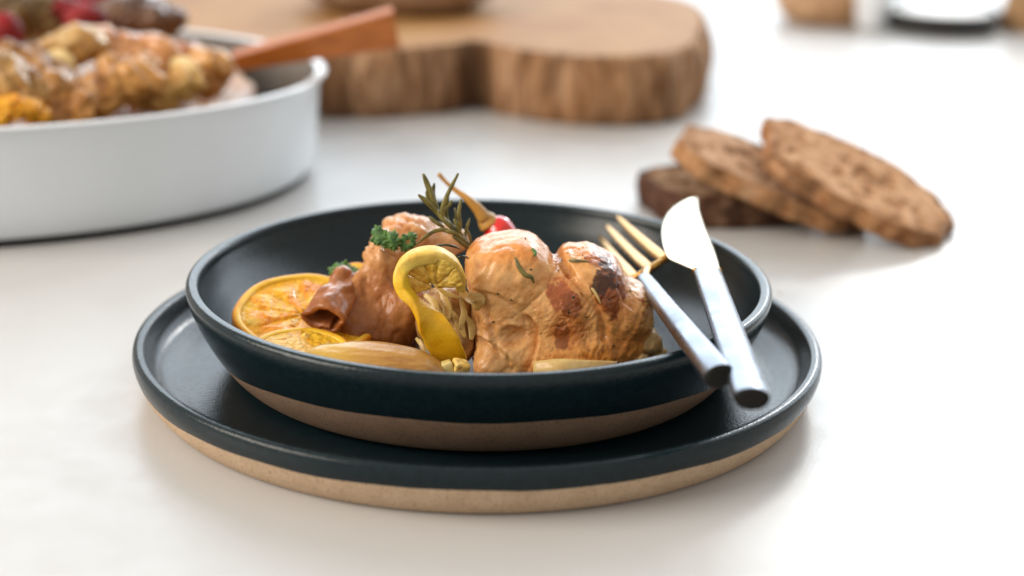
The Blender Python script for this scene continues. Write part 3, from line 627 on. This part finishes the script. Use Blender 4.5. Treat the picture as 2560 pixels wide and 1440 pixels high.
def parsley(label, base, items):
    root = thing('parsley_sprig', label, 'parsley', base)
    for k, (x, y, yy, n_, u_, s_) in enumerate(items):
        leaflet(root, at(x, y, yy), n_, u_, s_, k * 3 + len(items))
        V, F = sweep([np.asarray(base), (np.asarray(base) + at(x, y, yy)) / 2 + V3(0, 0, .08), at(x, y, yy)], [.035, .03, .025], 6, 8); part('stalk', V, F, M_parsley, root)
parsley('curly green parsley leaf on top of the chicken leg', at(985, 618, -.9), [(945, 588, -1.1, (-.4, -.8, .5), (-.6, 0, .9), .34), (962, 598, -1.3, (0, -.8, .6), (-.8, 0, -.1), .32), (980, 598, -1.4, (.2, -.7, .7), (.2, 0, 1), .34), (985, 606, -1.5, (.1, -1, .3), (0, -.2, -1), .26), (1024, 598, -1.3, (.3, -.8, .6), (.6, 0, .8), .30), (1016, 610, -1.4, (-.2, -1, .3), (-.4, 0, -.6), .26)])
parsley('dark green parsley leaf lying behind the large orange slice', at(900, 695, .6), [(850, 675, .5, (-.3, -.7, .7), (-1, 0, .5), .42), (872, 684, .3, (.1, -.7, .7), (-.6, .2, .3), .40), (890, 684, .3, (.2, -.6, .8), (.6, 0, .5), .34)])
parsley('tiny dark herb leaf on the front orange slice', at(800, 885, -5.4), [(792, 878, -5.4, (0, -.7, .7), (-1, 0, .2), .22), (806, 872, -5.3, (0, -.7, .7), (1, 0, .5), .16)])

# ------------------------------------------------------------------ loose needles and seasoning on the thigh
def on_thigh(px, py, lift=.03):
    """first point of the thigh along the sight line through (px, py)"""
    d = unit(at(px, py, 0) - CAM); rel = thighV - CAM; tt_ = rel @ d; off = np.linalg.norm(rel - tt_[:, None] * d, axis=1)
    cand = np.where(off < .09)[0]
    k = cand[np.argmin(tt_[cand])] if len(cand) else np.argmin(off)
    return thighV[k] + thighN[k] * lift
def strip(name, label, pix, r, m, flat=.5):
    P = [on_thigh(x, y) for x, y in pix]
    V, F = sweep(P, [r * .4, r, r, r * .8, r * .25], 8, 18, flat, (0, -1, .6)); tag(part(name, V, F, m), label, 'herb')
strip('rosemary_leaf', 'curved olive rosemary leaf on the smooth top of the browned thigh', [(1287, 640), (1296, 664), (1312, 682), (1328, 698), (1338, 712)], .075, M_rosemary)
strip('rosemary_leaf', 'straight brown rosemary leaf lying near the top ridge of the thigh', [(1402, 645), (1425, 647), (1450, 648), (1480, 652)], .062, M_rosemary)
strip('rosemary_leaf', 'short pale straw coloured needle beside the dark char patch', [(1477, 716), (1484, 732), (1492, 748), (1500, 762)], .05, M_straw)
strip('herb_leaf', 'tiny folded green herb leaf on the crown of the thigh', [(1330, 618), (1337, 624), (1340, 632), (1338, 640)], .06, M_parsley)
fl_V, fl_F = [], []
for k in range(46):
    i = rng.integers(len(thighV))
    if thighN[i][1] > -.1: continue
    s = rng.uniform(.02, .05); b_, f_ = box(thighV[i] + thighN[i] * s * .3, (s * rng.uniform(1, 2.4), s, s * rng.uniform(.8, 1.6)), rotxyz(*rng.uniform(0, 180, 3)), .3, 2)
    fl_F += [tuple(q + sum(len(x) for x in fl_V) for q in f) for f in f_]; fl_V.append(b_)
tag(part('seasoning_flecks', np.vstack(fl_V), fl_F, M_darkherb), 'dark pepper and herb flecks scattered over the browned thigh', 'seasoning', kind='stuff')

# ------------------------------------------------------------------ knife and fork
def section_sweep(C, W, N, wid, thk, sect, cap=True):
    """sect: list of (a, b) in units of half width and thickness"""
    V = np.array([C[i] + W[i] * wid[i] / 2 * a + N[i] * thk[i] * b for i in range(len(C)) for a, b in sect]); n = len(sect); F = gridF(len(C), n)
    if cap:
        F.append(tuple(range(n))); F.append(tuple(reversed(range((len(C) - 1) * n, len(C) * n))))
    return V, F
Dsec = [(-1, .05), (-.95, .20), (-.78, .35), (-.45, .47), (0, .52), (.45, .47), (.78, .35), (.95, .20), (1, .05), (.97, -.12), (.8, -.34), (.5, -.5), (0, -.56), (-.5, -.5), (-.8, -.34), (-.97, -.12)]
def handle(root, a, b, w0, w1, t0, t1, wdir, name='handle'):
    a, b = np.asarray(a), np.asarray(b); d = unit(b - a); W0 = unit(np.asarray(wdir) - d * (np.asarray(wdir) @ d)); N0 = np.cross(W0, d); N0 = N0 if N0[2] > 0 else -N0
    s = np.array([0, .004, .02, .06, .2, .4, .6, .8, .94, .975, .992, 1]); e = np.array([.86, .94, .98, 1, 1, 1, 1, 1, 1, 1, .99, .97])
    C = a + np.outer(s, b - a); wd = (w0 + (w1 - w0) * s) * e; tk = (t0 + (t1 - t0) * s) * e
    V, F = section_sweep(C, np.repeat(W0[None], len(s), 0), np.repeat(N0[None], len(s), 0), wd, tk, Dsec)
    o = part(name, V, F, M_steel, root)
    n_ = len(Dsec); rim_ = V[-n_:]; ce = rim_.mean(0); V2 = np.vstack([ce + (rim_ - ce) * k_ + d * z_ for k_, z_ in ((.985, .004), (.96, .05), (.6, .06), (.05, .06))])
    part('end_cap', V2, gridF(4, n_), M_capdark, o)
    return o
knife = thing('table_knife', 'table knife with gold blade and steel handle lying across the bowl rim', 'knife', (7.7, -6.3, 3.85))
KE, KB = V3(7.22, -13.4, 4.62), V3(7.72, -1.0, 4.22)
handle(knife, KB, KE, .98, 1.0, .56, .60, X_)
# blade outline in the plane of the knife: along s (0 at bolster) and sideways x
kd = unit(V3(8.45, 10.4, 3.92) - KB); kx = unit(V3(1, 0, -.10) - kd * (V3(1, 0, -.10) @ kd)); kn = np.cross(kx, kd)
left = [(0, -.42), (.12, -.46), (.35, -.62), (.75, -.95), (1.1, -1.20), (1.6, -1.30), (3, -1.36), (5, -1.32), (7, -1.12), (8.6, -.80), (9.8, -.42), (10.7, -.04), (11.15, .20), (11.25, .28)]
right = [(0, .45), (.12, .46), (.35, .46), (.75, .46), (1.1, .46), (1.6, .46), (3, .44), (5, .36), (7, .30), (8.6, .28), (9.8, .31), (10.7, .36), (11.15, .36), (11.25, .32)]
ll, rr_ = catmull(left, 60), catmull(right, 60)
P = np.zeros((60, 13, 3)); th_ = np.zeros((60, 13))
for i in range(60):
    for j, a in enumerate(np.linspace(0, 1, 13)):
        q = ll[i] * (1 - a) + rr_[i] * a
        P[i, j] = KB + kd * q[0] + kx * q[1] + kn * (-.05 * math.sin(a * math.pi) - .012 * q[0] * 0)
        th_[i, j] = .03 + .15 * a
V, F = thick_grid(P, th_); part('blade', V, F, M_blade, knife)
V, F = box(KB + kd * .03, (1.0, .14, .34), None, .35, 4); part('bolster', V, F, M_gold, knife)

fork = thing('table_fork', 'fork with gold tines and steel handle resting in the bowl beside the knife', 'fork', (6.2, -7.8, 3.85))
FE, FB = V3(6.62, -11.6, 4.55), V3(5.60, -.75, 3.86)
handle(fork, FB, FE, .58, .90, .50, .64, V3(1, 0, .35))
tips = [az(1497, 588, 3.05), az(1515, 562, 3.5), az(1542, 540, 4.0)]
roots = [az(1585, 694, 3.40), az(1622, 671, 3.72), az(1660, 648, 4.05)]
for tp, rt_ in zip(tips, roots):
    d = tp - rt_
    V, F = sweep([rt_ - d * .02, rt_ + d * .3 + V3(0, 0, -.05), rt_ + d * .7 + V3(0, 0, -.06), tp], [.21, .225, .20, .17, .13, .06], 12, 24, .5, np.cross(d, roots[2] - roots[0]), power=3.2)
    part('tine', V, F, M_gold, fork)
bar = [roots[0] + V3(-.10, -.05, -.05), roots[1] + V3(0, -.12, .0), roots[2] + V3(.08, 0, .04)]
V, F = sweep(bar, [.10, .14, .16, .14, .10], 12, 20, .9, (0, 0, 1), power=3); part('head_bar', V, F, M_gold, fork)
V, F = sweep([roots[1] + V3(0, .0, 0), roots[1] * .5 + FB * .5 + V3(0, 0, .02), FB + V3(.02, -.25, 0)], [.2, .17, .18], 12, 12, .8); part('neck', V, F, M_gold, fork)

# ------------------------------------------------------------------ bread slices
def bread(label, c, rx, ry, thick, Rm, seed, crumb, crust, notch=None):
    root = thing('bread_slice', label, 'bread', c, 'bread slices beside the bowl')
    n, nr = 120, 34; th = np.linspace(0, 2 * np.pi, n, endpoint=False)
    ring = np.stack([np.cos(th), np.sin(th), 0 * th], 1)
    rad = 1 + .22 * fbm(ring, 1.1, seed) + .09 * fbm(ring, 4, seed + 1) + .02 * fbm(ring, 9, seed + 2)
    sq = (np.abs(np.cos(th)) ** 2.5 + np.abs(np.sin(th)) ** 2.5) ** (-1 / 2.5); rad = rad * (.4 + .6 * sq)
    Rm = np.asarray(Rm); c = np.asarray(c)
    tops = []
    for sg in (1, -1):
        q = np.linspace(.02, .985, nr)
        x = np.outer(q, rad * np.cos(th)) * rx; y = np.outer(q, rad * np.sin(th)) * ry; P = np.stack([x, y, 0 * x], 2).reshape(-1, 3)
        hole = fbm(P + 31 * sg, .75, seed + 4); h2 = fbm(P + 9, 2.0, seed + 5)
        z = sg * (thick / 2 + .03 * fbm(P, 3, seed + 6)) - sg * (.50 * sstep(.26, .44, hole) + .28 * sstep(.22, .42, h2))
        edge = np.repeat(sstep(.9, 1, q), n); z = z * (1 - .10 * edge)
        P[:, 2] = z; cc = mixc(crumb, np.asarray(crumb) * .78, sstep(.1, .5, hole)); cc = mixc(cc, crust, edge * .8); tops.append((P, cc))
    V = np.vstack([tops[0][0], tops[1][0]]); F = gridF(nr, n) + [tuple(reversed(f)) for f in gridF(nr, n, True, nr * n)]
    part('crumb', V @ Rm.T + c, F, M_crumb, root, col=np.vstack([tops[0][1], tops[1][1]]))
    ph = np.linspace(-1, 1, 12); pr = []
    for p in ph: pr.append((1.0 + .02 * (1 - p * p), p * thick / 2 * .93))
    P = np.vstack([np.stack([a * rad * np.cos(th) * rx, a * rad * np.sin(th) * ry, 0 * th + z], 1) for a, z in pr])
    nrm = np.stack([np.tile(np.cos(th), 12), np.tile(np.sin(th), 12), 0 * np.tile(th, 12)], 1)
    P = P + nrm * (.20 * fbm(P, 1.0, seed + 8) + .09 * fbm(P, 3.0, seed + 9))[:, None]
    lip = []
    for sg, row in ((-1, 0), (1, 11)):
        lip.append(P[row * n:(row + 1) * n] * V3(.975, .975, 1) + V3(0, 0, -sg * .02))
    V = np.vstack([lip[0], P, lip[1]]); F = [tuple(reversed(f)) for f in gridF(14, n)]
    cc = mixc(crust, np.asarray(crust) * .55, sstep(-.1, .5, fbm(V, .9, seed + 3))); cc = mixc(cc, crumb, sstep(.15, .5, fbm(V, .7, seed + 13)) * .55)
    part('crust', V @ Rm.T + c, F, M_crust, root, col=cc)
    return root
CRUMB = V3(.70, .41, .23); CRUST = V3(.36, .18, .08)
bread('dark flat bread slice lying on the table under the other slices', (11.9, 22.7, .85), 4.1, 3.5, 1.65, rotxyz(0, 0, 15), 3, V3(.30, .18, .10), V3(.085, .036, .02))
bread('middle bread slice leaning between the dark slice and the front slice', (14.0, 20.9, 2.0), 4.5, 3.6, 1.0, rotxyz(6, 21, -4), 13, V3(.62, .38, .23), V3(.42, .22, .10))
bread('topmost tilted bread slice with its lower edge towards the right', (17.6, 20.2, 2.2), 4.9, 3.7, 1.0, rotxyz(9, 23, -6), 24, CRUMB, CRUST)

# ------------------------------------------------------------------ white braising pan and its contents
DC = (-29.9, 28.4)
pan = thing('braising_pan', 'oval white enamel pan full of roast chicken behind the plate', 'pan', (DC[0], DC[1], 0))
def oval(prof, n_, st):
    V, F = lathe(prof, n_, steps=st); V[:, 0] *= 1.354; V[:, 0] += DC[0]; V[:, 1] += DC[1]; return V, F
V, F = oval([(15.3, .35), (15.5, .7), (15.66, 1.5), (15.74, 3.2), (15.8, 4.6), (15.88, 5.1), (15.98, 5.3)], 200, 40); part('enamel_wall', V, F, M_enamel, pan)
V, F = oval([(15.98, 5.3), (16.1, 5.38), (16.08, 5.5), (15.9, 5.54), (15.7, 5.44)], 200, 16); part('rim', V, F, M_porc, pan)
V, F = oval([(15.7, 5.44), (15.5, 4.3), (15.3, 2), (14.9, 1.0), (12, .75), (.02, .75)], 200, 40); part('inside', V, F, M_inner, pan)
V, F = oval([(15.32, .36), (15.0, .12), (14.7, .02), (14.0, .02), (.02, .05)], 200, 20); part('foot', V, F, M_foot, pan)
def crease(V, seed): return np.exp(-(np.abs(fbm(V @ rotxyz(0, seed * 37 % 180, 0) * V3(1.7, 1, .6), .55, seed + 7)) / .11) ** 2)
def pan_piece(name, label, cat, c, r, rot, seed, c1, c2, m=M_meat, extra=()):
    prims = [E(c, r, rot)] + [E(np.asarray(c) + V3(*d), rr) for d, rr in extra]
    V, F, N = blob(prims, .5, 5, c, disp=lambda V, N: .45 * fbm(V, .55, seed) + .22 * fbm(V, 1.3, seed + 1) + .07 * fbm(V, 4, seed + 2) - .32 * crease(V, seed))
    return tag(part(name, V, F, m, col=mixc(mixc(c1, c2, sstep(-.25, .4, fbm(V, .7, seed + 3))), np.asarray(c2) * .45, sstep(.25, .6, fbm(V, 1.2, seed + 5)) * .7)), label, cat, 'roast pieces in the white pan')
TAN, TAN2 = V3(.58, .29, .075), V3(.36, .14, .03)
gx, gy = np.meshgrid(np.linspace(-1, 1, 90), np.linspace(-1, 1, 90)); rr_ = np.maximum(np.abs(gx), np.abs(gy)); ll_ = np.hypot(gx, gy).clip(1e-6); qx, qy = gx * rr_ / ll_, gy * rr_ / ll_
P = np.stack([DC[0] + qx * 18.0, DC[1] + qy * 14.6, 0 * qx + 4.0], 2).reshape(-1, 3); P[:, 2] += .7 * fbm(P, .35, 301) + .5 * fbm(P, 1.0, 302)
V, F = thick_grid(P.reshape(90, 90, 3), .3)
tag(part('braised_bed', V, F, M_meat, col=mixc(mixc(TAN, TAN2, sstep(-.3, .4, fbm(V, .6, 303))), V3(.10, .045, .02), sstep(.2, .6, fbm(V, .9, 304)) * .8)), 'brown braised onions and gravy filling the white pan', 'stew', kind='stuff')
for k, (lab, x, y, yy, r, rot, c1, c2) in enumerate([
        ('long tan chicken leg lying along the front of the pile in the pan', 270, 225, 20.2, (2.7, 1.2, 1.1), (0, -14, 20), TAN, TAN2),
        ('browned chicken piece at the picture edge in the pan', 20, 205, 18.2, (2.0, 1.3, 1.2), (0, 18, 0), V3(.48, .28, .09), V3(.30, .14, .04)),
        ('chicken drumstick with shiny wet top in the middle of the pan', 330, 138, 25, (2.6, 1.3, 1.0), (0, 18, -10), V3(.66, .34, .15), V3(.44, .18, .06)),
        ('small chicken piece nearest the wooden handle in the pan', 525, 185, 25, (1.15, 1.2, 1.35), (0, 20, 0), V3(.64, .34, .11), V3(.48, .20, .05)),
        ('pale chicken piece crowning the pile in the pan', 160, 128, 24, (2.2, 1.3, 1.0), (0, -16, 0), V3(.60, .40, .16), V3(.42, .22, .06)),
        ('folded chicken piece pressed against the pan wall', 200, 275, 18.6, (2.2, 1.1, 1.0), (0, -14, 30), TAN, TAN2),
        ('golden edged chicken piece by the pan wall', 420, 225, 22.4, (1.8, 1.1, 1.0), (0, -24, 30), V3(.66, .40, .12), V3(.44, .22, .05)),
        ('dark folded chicken piece between the pale crown and the edge piece', 90, 175, 21, (1.9, 1.2, 1.0), (0, 30, 0), V3(.40, .20, .06), V3(.22, .10, .03)),
        ('chicken piece with reddish skin behind the wet drumstick', 420, 150, 28, (1.8, 1.2, 1.0), (0, 24, 0), V3(.62, .28, .11), V3(.40, .14, .05)),
        ('stubby chicken piece under the golden edged one', 330, 190, 22.4, (1.6, 1.1, .9), (0, -30, 0), V3(.54, .28, .08), V3(.32, .14, .03)),
        ('brown chicken piece low at the picture edge in the pan', 70, 240, 18.6, (1.9, 1.0, .9), (0, -10, 10), V3(.44, .22, .06), V3(.28, .12, .03))]):
    pan_piece('chicken_piece', lab, 'chicken', at(x, y, yy), r, rot, 101 + k * 10, c1, c2, extra=[((r[0] * .55 * (-1) ** k, 0, .35), (r[0] * .5, r[1] * .8, r[2] * .8))])
pan_piece('orange_piece', 'bright orange fruit piece at the left edge of the pan', 'orange', at(45, 280, 16.4), (1.5, .9, .8), (0, 5, 10), 171, V3(.82, .42, .02), V3(.78, .34, .015), M_citrus)
for k, (x, y, yy, cc) in enumerate([(470, 180, 24, 0), (160, 160, 23, 1), (30, 160, 22, 0), (260, 120, 25, 1)]):
    V, F = sweep([at(x - 40, y - 22, yy), at(x, y - 12, yy - .6), at(x + 22, y + 22, yy - .8)], [.3, .45, .4, .25], 10, 16, .5, (0, -1, .3), wob=.2, seed=k)
    tag(part('onion_strip', V, F, M_onion, col=np.tile(V3(.74, .56, .26), (len(V), 1))), ['pale onion strip beside the handle end in the pan', 'pale onion strip on the piled chicken in the pan', 'pale onion strip over the piece at the picture edge', 'pale onion strip at the back of the pan'][k], 'onion', 'onion strips in the white pan')
for k, (x, y, yy, r) in enumerate([(215, 48, 31, (1.2, 1.0, .8)), (140, 28, 33, (1.8, 1.0, .8)), (15, 80, 28, (.9, .9, 1.0)), (240, 12, 36, (2.2, 1.2, .9))]):
    V, F, N = blob([E(at(x, y, yy), r)], sub=4, disp=lambda V, N: .12 * fbm(V, .8, 180 + k))
    tag(part('roast_tomato', V, F, M_tomato), ['bright red roast tomato nearest the chicken in the pan', 'red roast tomato in the middle of the far side of the pan', 'red roast tomato at the picture edge in the pan', 'red roast tomato farthest back in the pan'][k], 'tomato', 'red tomatoes in the white pan')
pan_piece('chicken_piece', 'dark browned piece at the far side of the pan', 'chicken', at(330, 48, 34), (3.0, 1.8, 1.4), (0, 0, 0), 191, V3(.20, .10, .05), V3(.11, .05, .025))
pan_piece('chicken_piece', 'greenish brown piece among the tomatoes in the pan', 'chicken', at(60, 30, 33), (2.6, 1.8, 1.5), (0, 0, 0), 196, V3(.24, .17, .07), V3(.13, .08, .03))

# wooden handled server resting on the pan rim
server = thing('serving_spoon', 'serving spoon with flat red brown wooden handle leaning out of the pan', 'spoon', (-13, 30, 4))
A0, A1 = at(585, 152, 29.5), at(990, 68, 30.5)
d = unit(A1 - A0); Nf = unit(np.cross(d, V3(0, .55, .83))); wv_ = unit(np.cross(Nf, d))
W_ = unit(V3(0, -.25, .97) - d * (V3(0, -.25, .97) @ d)); N_ = np.cross(W_, d)
s = np.linspace(0, 1, 20); C = A0 + np.outer(s, A1 - A0)
rs_ = [(-1, .4), (-.9, .5), (.9, .5), (1, .4), (1, -.4), (.9, -.5), (-.9, -.5), (-1, -.4)]
V, F = section_sweep(C, np.repeat(W_[None], 20, 0), np.repeat(N_[None], 20, 0), .85 + 1.25 * s, np.full(20, .9), rs_)
part('handle', V, F, M_handle, server, smooth=False)
V, F = sweep([A0 + d * .3, A0 - d * 2 + V3(0, 0, -.6), A0 - d * 5 + V3(0, 0, -2.4)], [.35, .3, .3], 10, 14, .5); part('shaft', V, F, M_rimsteel, server)

# ------------------------------------------------------------------ tree slice board and what stands on it
out = [(a_, b_ - 2.2 * (b_ < 60)) for a_, b_ in [(-26, 60), (-22, 52), (-15.5, 47), (-9.7, 45.2), (-4.5, 46.0), (-1.8, 47.6), (-.4, 49.2), (1.2, 47.2), (3.6, 45.2), (7.3, 44.0), (11.0, 45.4), (13.4, 48.8), (14.4, 53), (15.4, 58), (16.2, 64), (15.0, 71), (10, 77), (0, 80), (-12, 79), (-22, 72)]]
Q = np.array(out + out[:3]); Cc = catmull(np.c_[Q, 0 * Q[:, 0]], 23 * 14 - 13)[14:14 + 280]; Cc = Cc[:280]
cx = V3(-4, 62, 0); n = len(Cc)
board = thing('wooden_board', 'thick tree slice serving board with bark edge', 'board', (-4, 62, 0))
lev = [(.985, .02), (1.0, .35), (1.012, 1.2), (1.018, 2.2), (1.008, 3.2), (.998, 3.9), (.985, 4.22), (.972, 4.30)]
P = np.vstack([cx + (Cc - cx) * V3(a, a, 1) + V3(0, 0, z) for a, z in lev])
rad = (P - cx) * V3(1, 1, 0); rad /= np.linalg.norm(rad, axis=1)[:, None]
fis = fbm(P * V3(1, 1, .22), .9, 201)
P = P + rad * (.6 * fis + .28 * fbm(P * V3(1, 1, .5), 2.4, 202))[:, None] * (np.repeat([z for a, z in lev], n) < 4.25)[:, None]
cb = mixc(V3(.38, .205, .10), V3(.46, .275, .155), sstep(-.3, .3, fbm(P * V3(1, 1, .25), .7, 203))); cb = mixc(cb, V3(.17, .085, .04), sstep(.0, .4, fbm(P * V3(1, 1, .16), .7, 205)) * .85)
dn = np.linalg.norm(P[:, :2] - np.array([-.6, 46.2]), axis=1); cb = mixc(cb, V3(.09, .045, .02), sstep(2.0, .6, dn) * .8)
part('bark', P, gridF(len(lev), n), M_bark, board, col=cb)
last = P[-n:]; q = np.linspace(1, .02, 12)
P = np.vstack([cx + V3(0, 0, 4.30) + (last - cx - V3(0, 0, 4.30)) * k for k in q]); part('sawn_top', P, gridF(12, n), M_sawn, board)
pan_like = lambda name, label, c, r, seed, c1, c2: tag(part(*(lambda B: (name, B[0], B[1], M_crust))(blob([E(c, r)], .4, 5, disp=lambda V, N: .25 * fbm(V, .5, seed) + .08 * fbm(V, 1.6, seed + 1))), col=None), label, 'bread')
def loaf(label, c, r, seed, c1, c2):
    V, F, N = blob([E(c, r)], .4, 5, disp=lambda V, N: .25 * fbm(V, .5, seed) + .08 * fbm(V, 1.6, seed + 1))
    V[:, 2] = np.maximum(V[:, 2], c[2] - r[2] * .72)
    return tag(part('bread_loaf', V, F, M_crust, col=mixc(c1, c2, sstep(-.3, .4, fbm(V, .5, seed + 2)))), label, 'bread')
loaf('round bread loaf standing on the wooden board', (-6.0, 61.5, 4.32 + 3.0 * .72), (7.2, 6.4, 3.0), 211, V3(.42, .30, .20), V3(.30, .19, .11))
loaf('light brown loaf standing on the bare table behind the bread slices', (31.0, 88.5, 3.4 * .72), (5.2, 5.0, 3.4), 221, V3(.56, .36, .21), V3(.46, .27, .14))

# far right: black dish of cream, white jug, wooden mill
bd = thing('black_dish', 'shallow black dish filled with white cream', 'dish', (39.8, 84.4, 0))
V, F = lathe([(4.1, .02), (4.6, .25), (4.9, .9), (5.0, 1.7), (4.95, 1.85), (4.75, 1.75), (4.6, 1.35), (3, 1.2), (.02, 1.2)], 72, (39.8, 84.4), 40); part('body', V, F, M_black, bd)
V, F, N = blob([E((39.8, 84.4, 1.55), (4.62, 4.62, .55))], sub=5, disp=lambda V, N: .12 * fbm(V, .7, 231) * (N[:, 2] > 0)); part('cream', V, F, M_cream, bd)
jg = thing('porcelain_cup', 'small white porcelain cup between the loaf and the black dish', 'cup', (33.6, 84.2, 0))
V, F = lathe([(.02, .05), (.9, .05), (1.2, .3), (1.55, 1.8), (1.8, 3.6), (1.86, 3.75), (1.75, 3.75), (1.5, 1.9), (1.1, .5), (.02, .4)], 56, (33.6, 84.2), 44); part('body', V, F, M_porc, jg)
V, F = sweep([(35.3, 84.2, 3.2), (36.3, 84.2, 3.0), (36.4, 84.2, 1.9), (35.1, 84.2, 1.2)], [.2, .2, .2, .2], 10, 20); part('handle', V, F, M_porc, jg)
ml = thing('wooden_mill', 'brown wooden mill at the upper right edge of the picture', 'mill', (47.6, 85.5, 0))
V, F = lathe([(.02, 0), (2.4, .02), (2.5, .4), (2.2, 1.6), (1.7, 4), (1.9, 6.5), (1.6, 8), (.02, 8.1)], 56, (47.6, 85.5), 44); part('body', V, F, M_millwood, ml)
V, F = lathe([(.02, 8.1), (1.2, 8.15), (1.7, 9), (1.5, 10), (.8, 10.6), (.02, 10.7)], 40, (47.6, 85.5), 24); part('head', V, F, M_millwood, ml)

cr_V, cr_F = [], []
for x, y, r in [(1950, 735, .05), (1890, 640, .06), (2290, 640, .05), (1580, 560, .05), (1700, 470, .04), (2010, 610, .04)]:
    b_, f_ = box(az(x, y, 0) + V3(0, 0, r * .45), (r * 1.6, r * 1.2, r), rotxyz(10, 20, x), .35, 3)
    cr_F += [tuple(q + sum(len(v) for v in cr_V) for q in f) for f in f_]; cr_V.append(b_ + (r * .3 * fbm(b_, 9, 3))[:, None])
tag(part('bread_crumbs', np.vstack(cr_V), cr_F, mat('crumb_brown', (.35, .2, .1), .9)), 'tiny brown crumbs scattered on the white table', 'crumbs', kind='stuff')
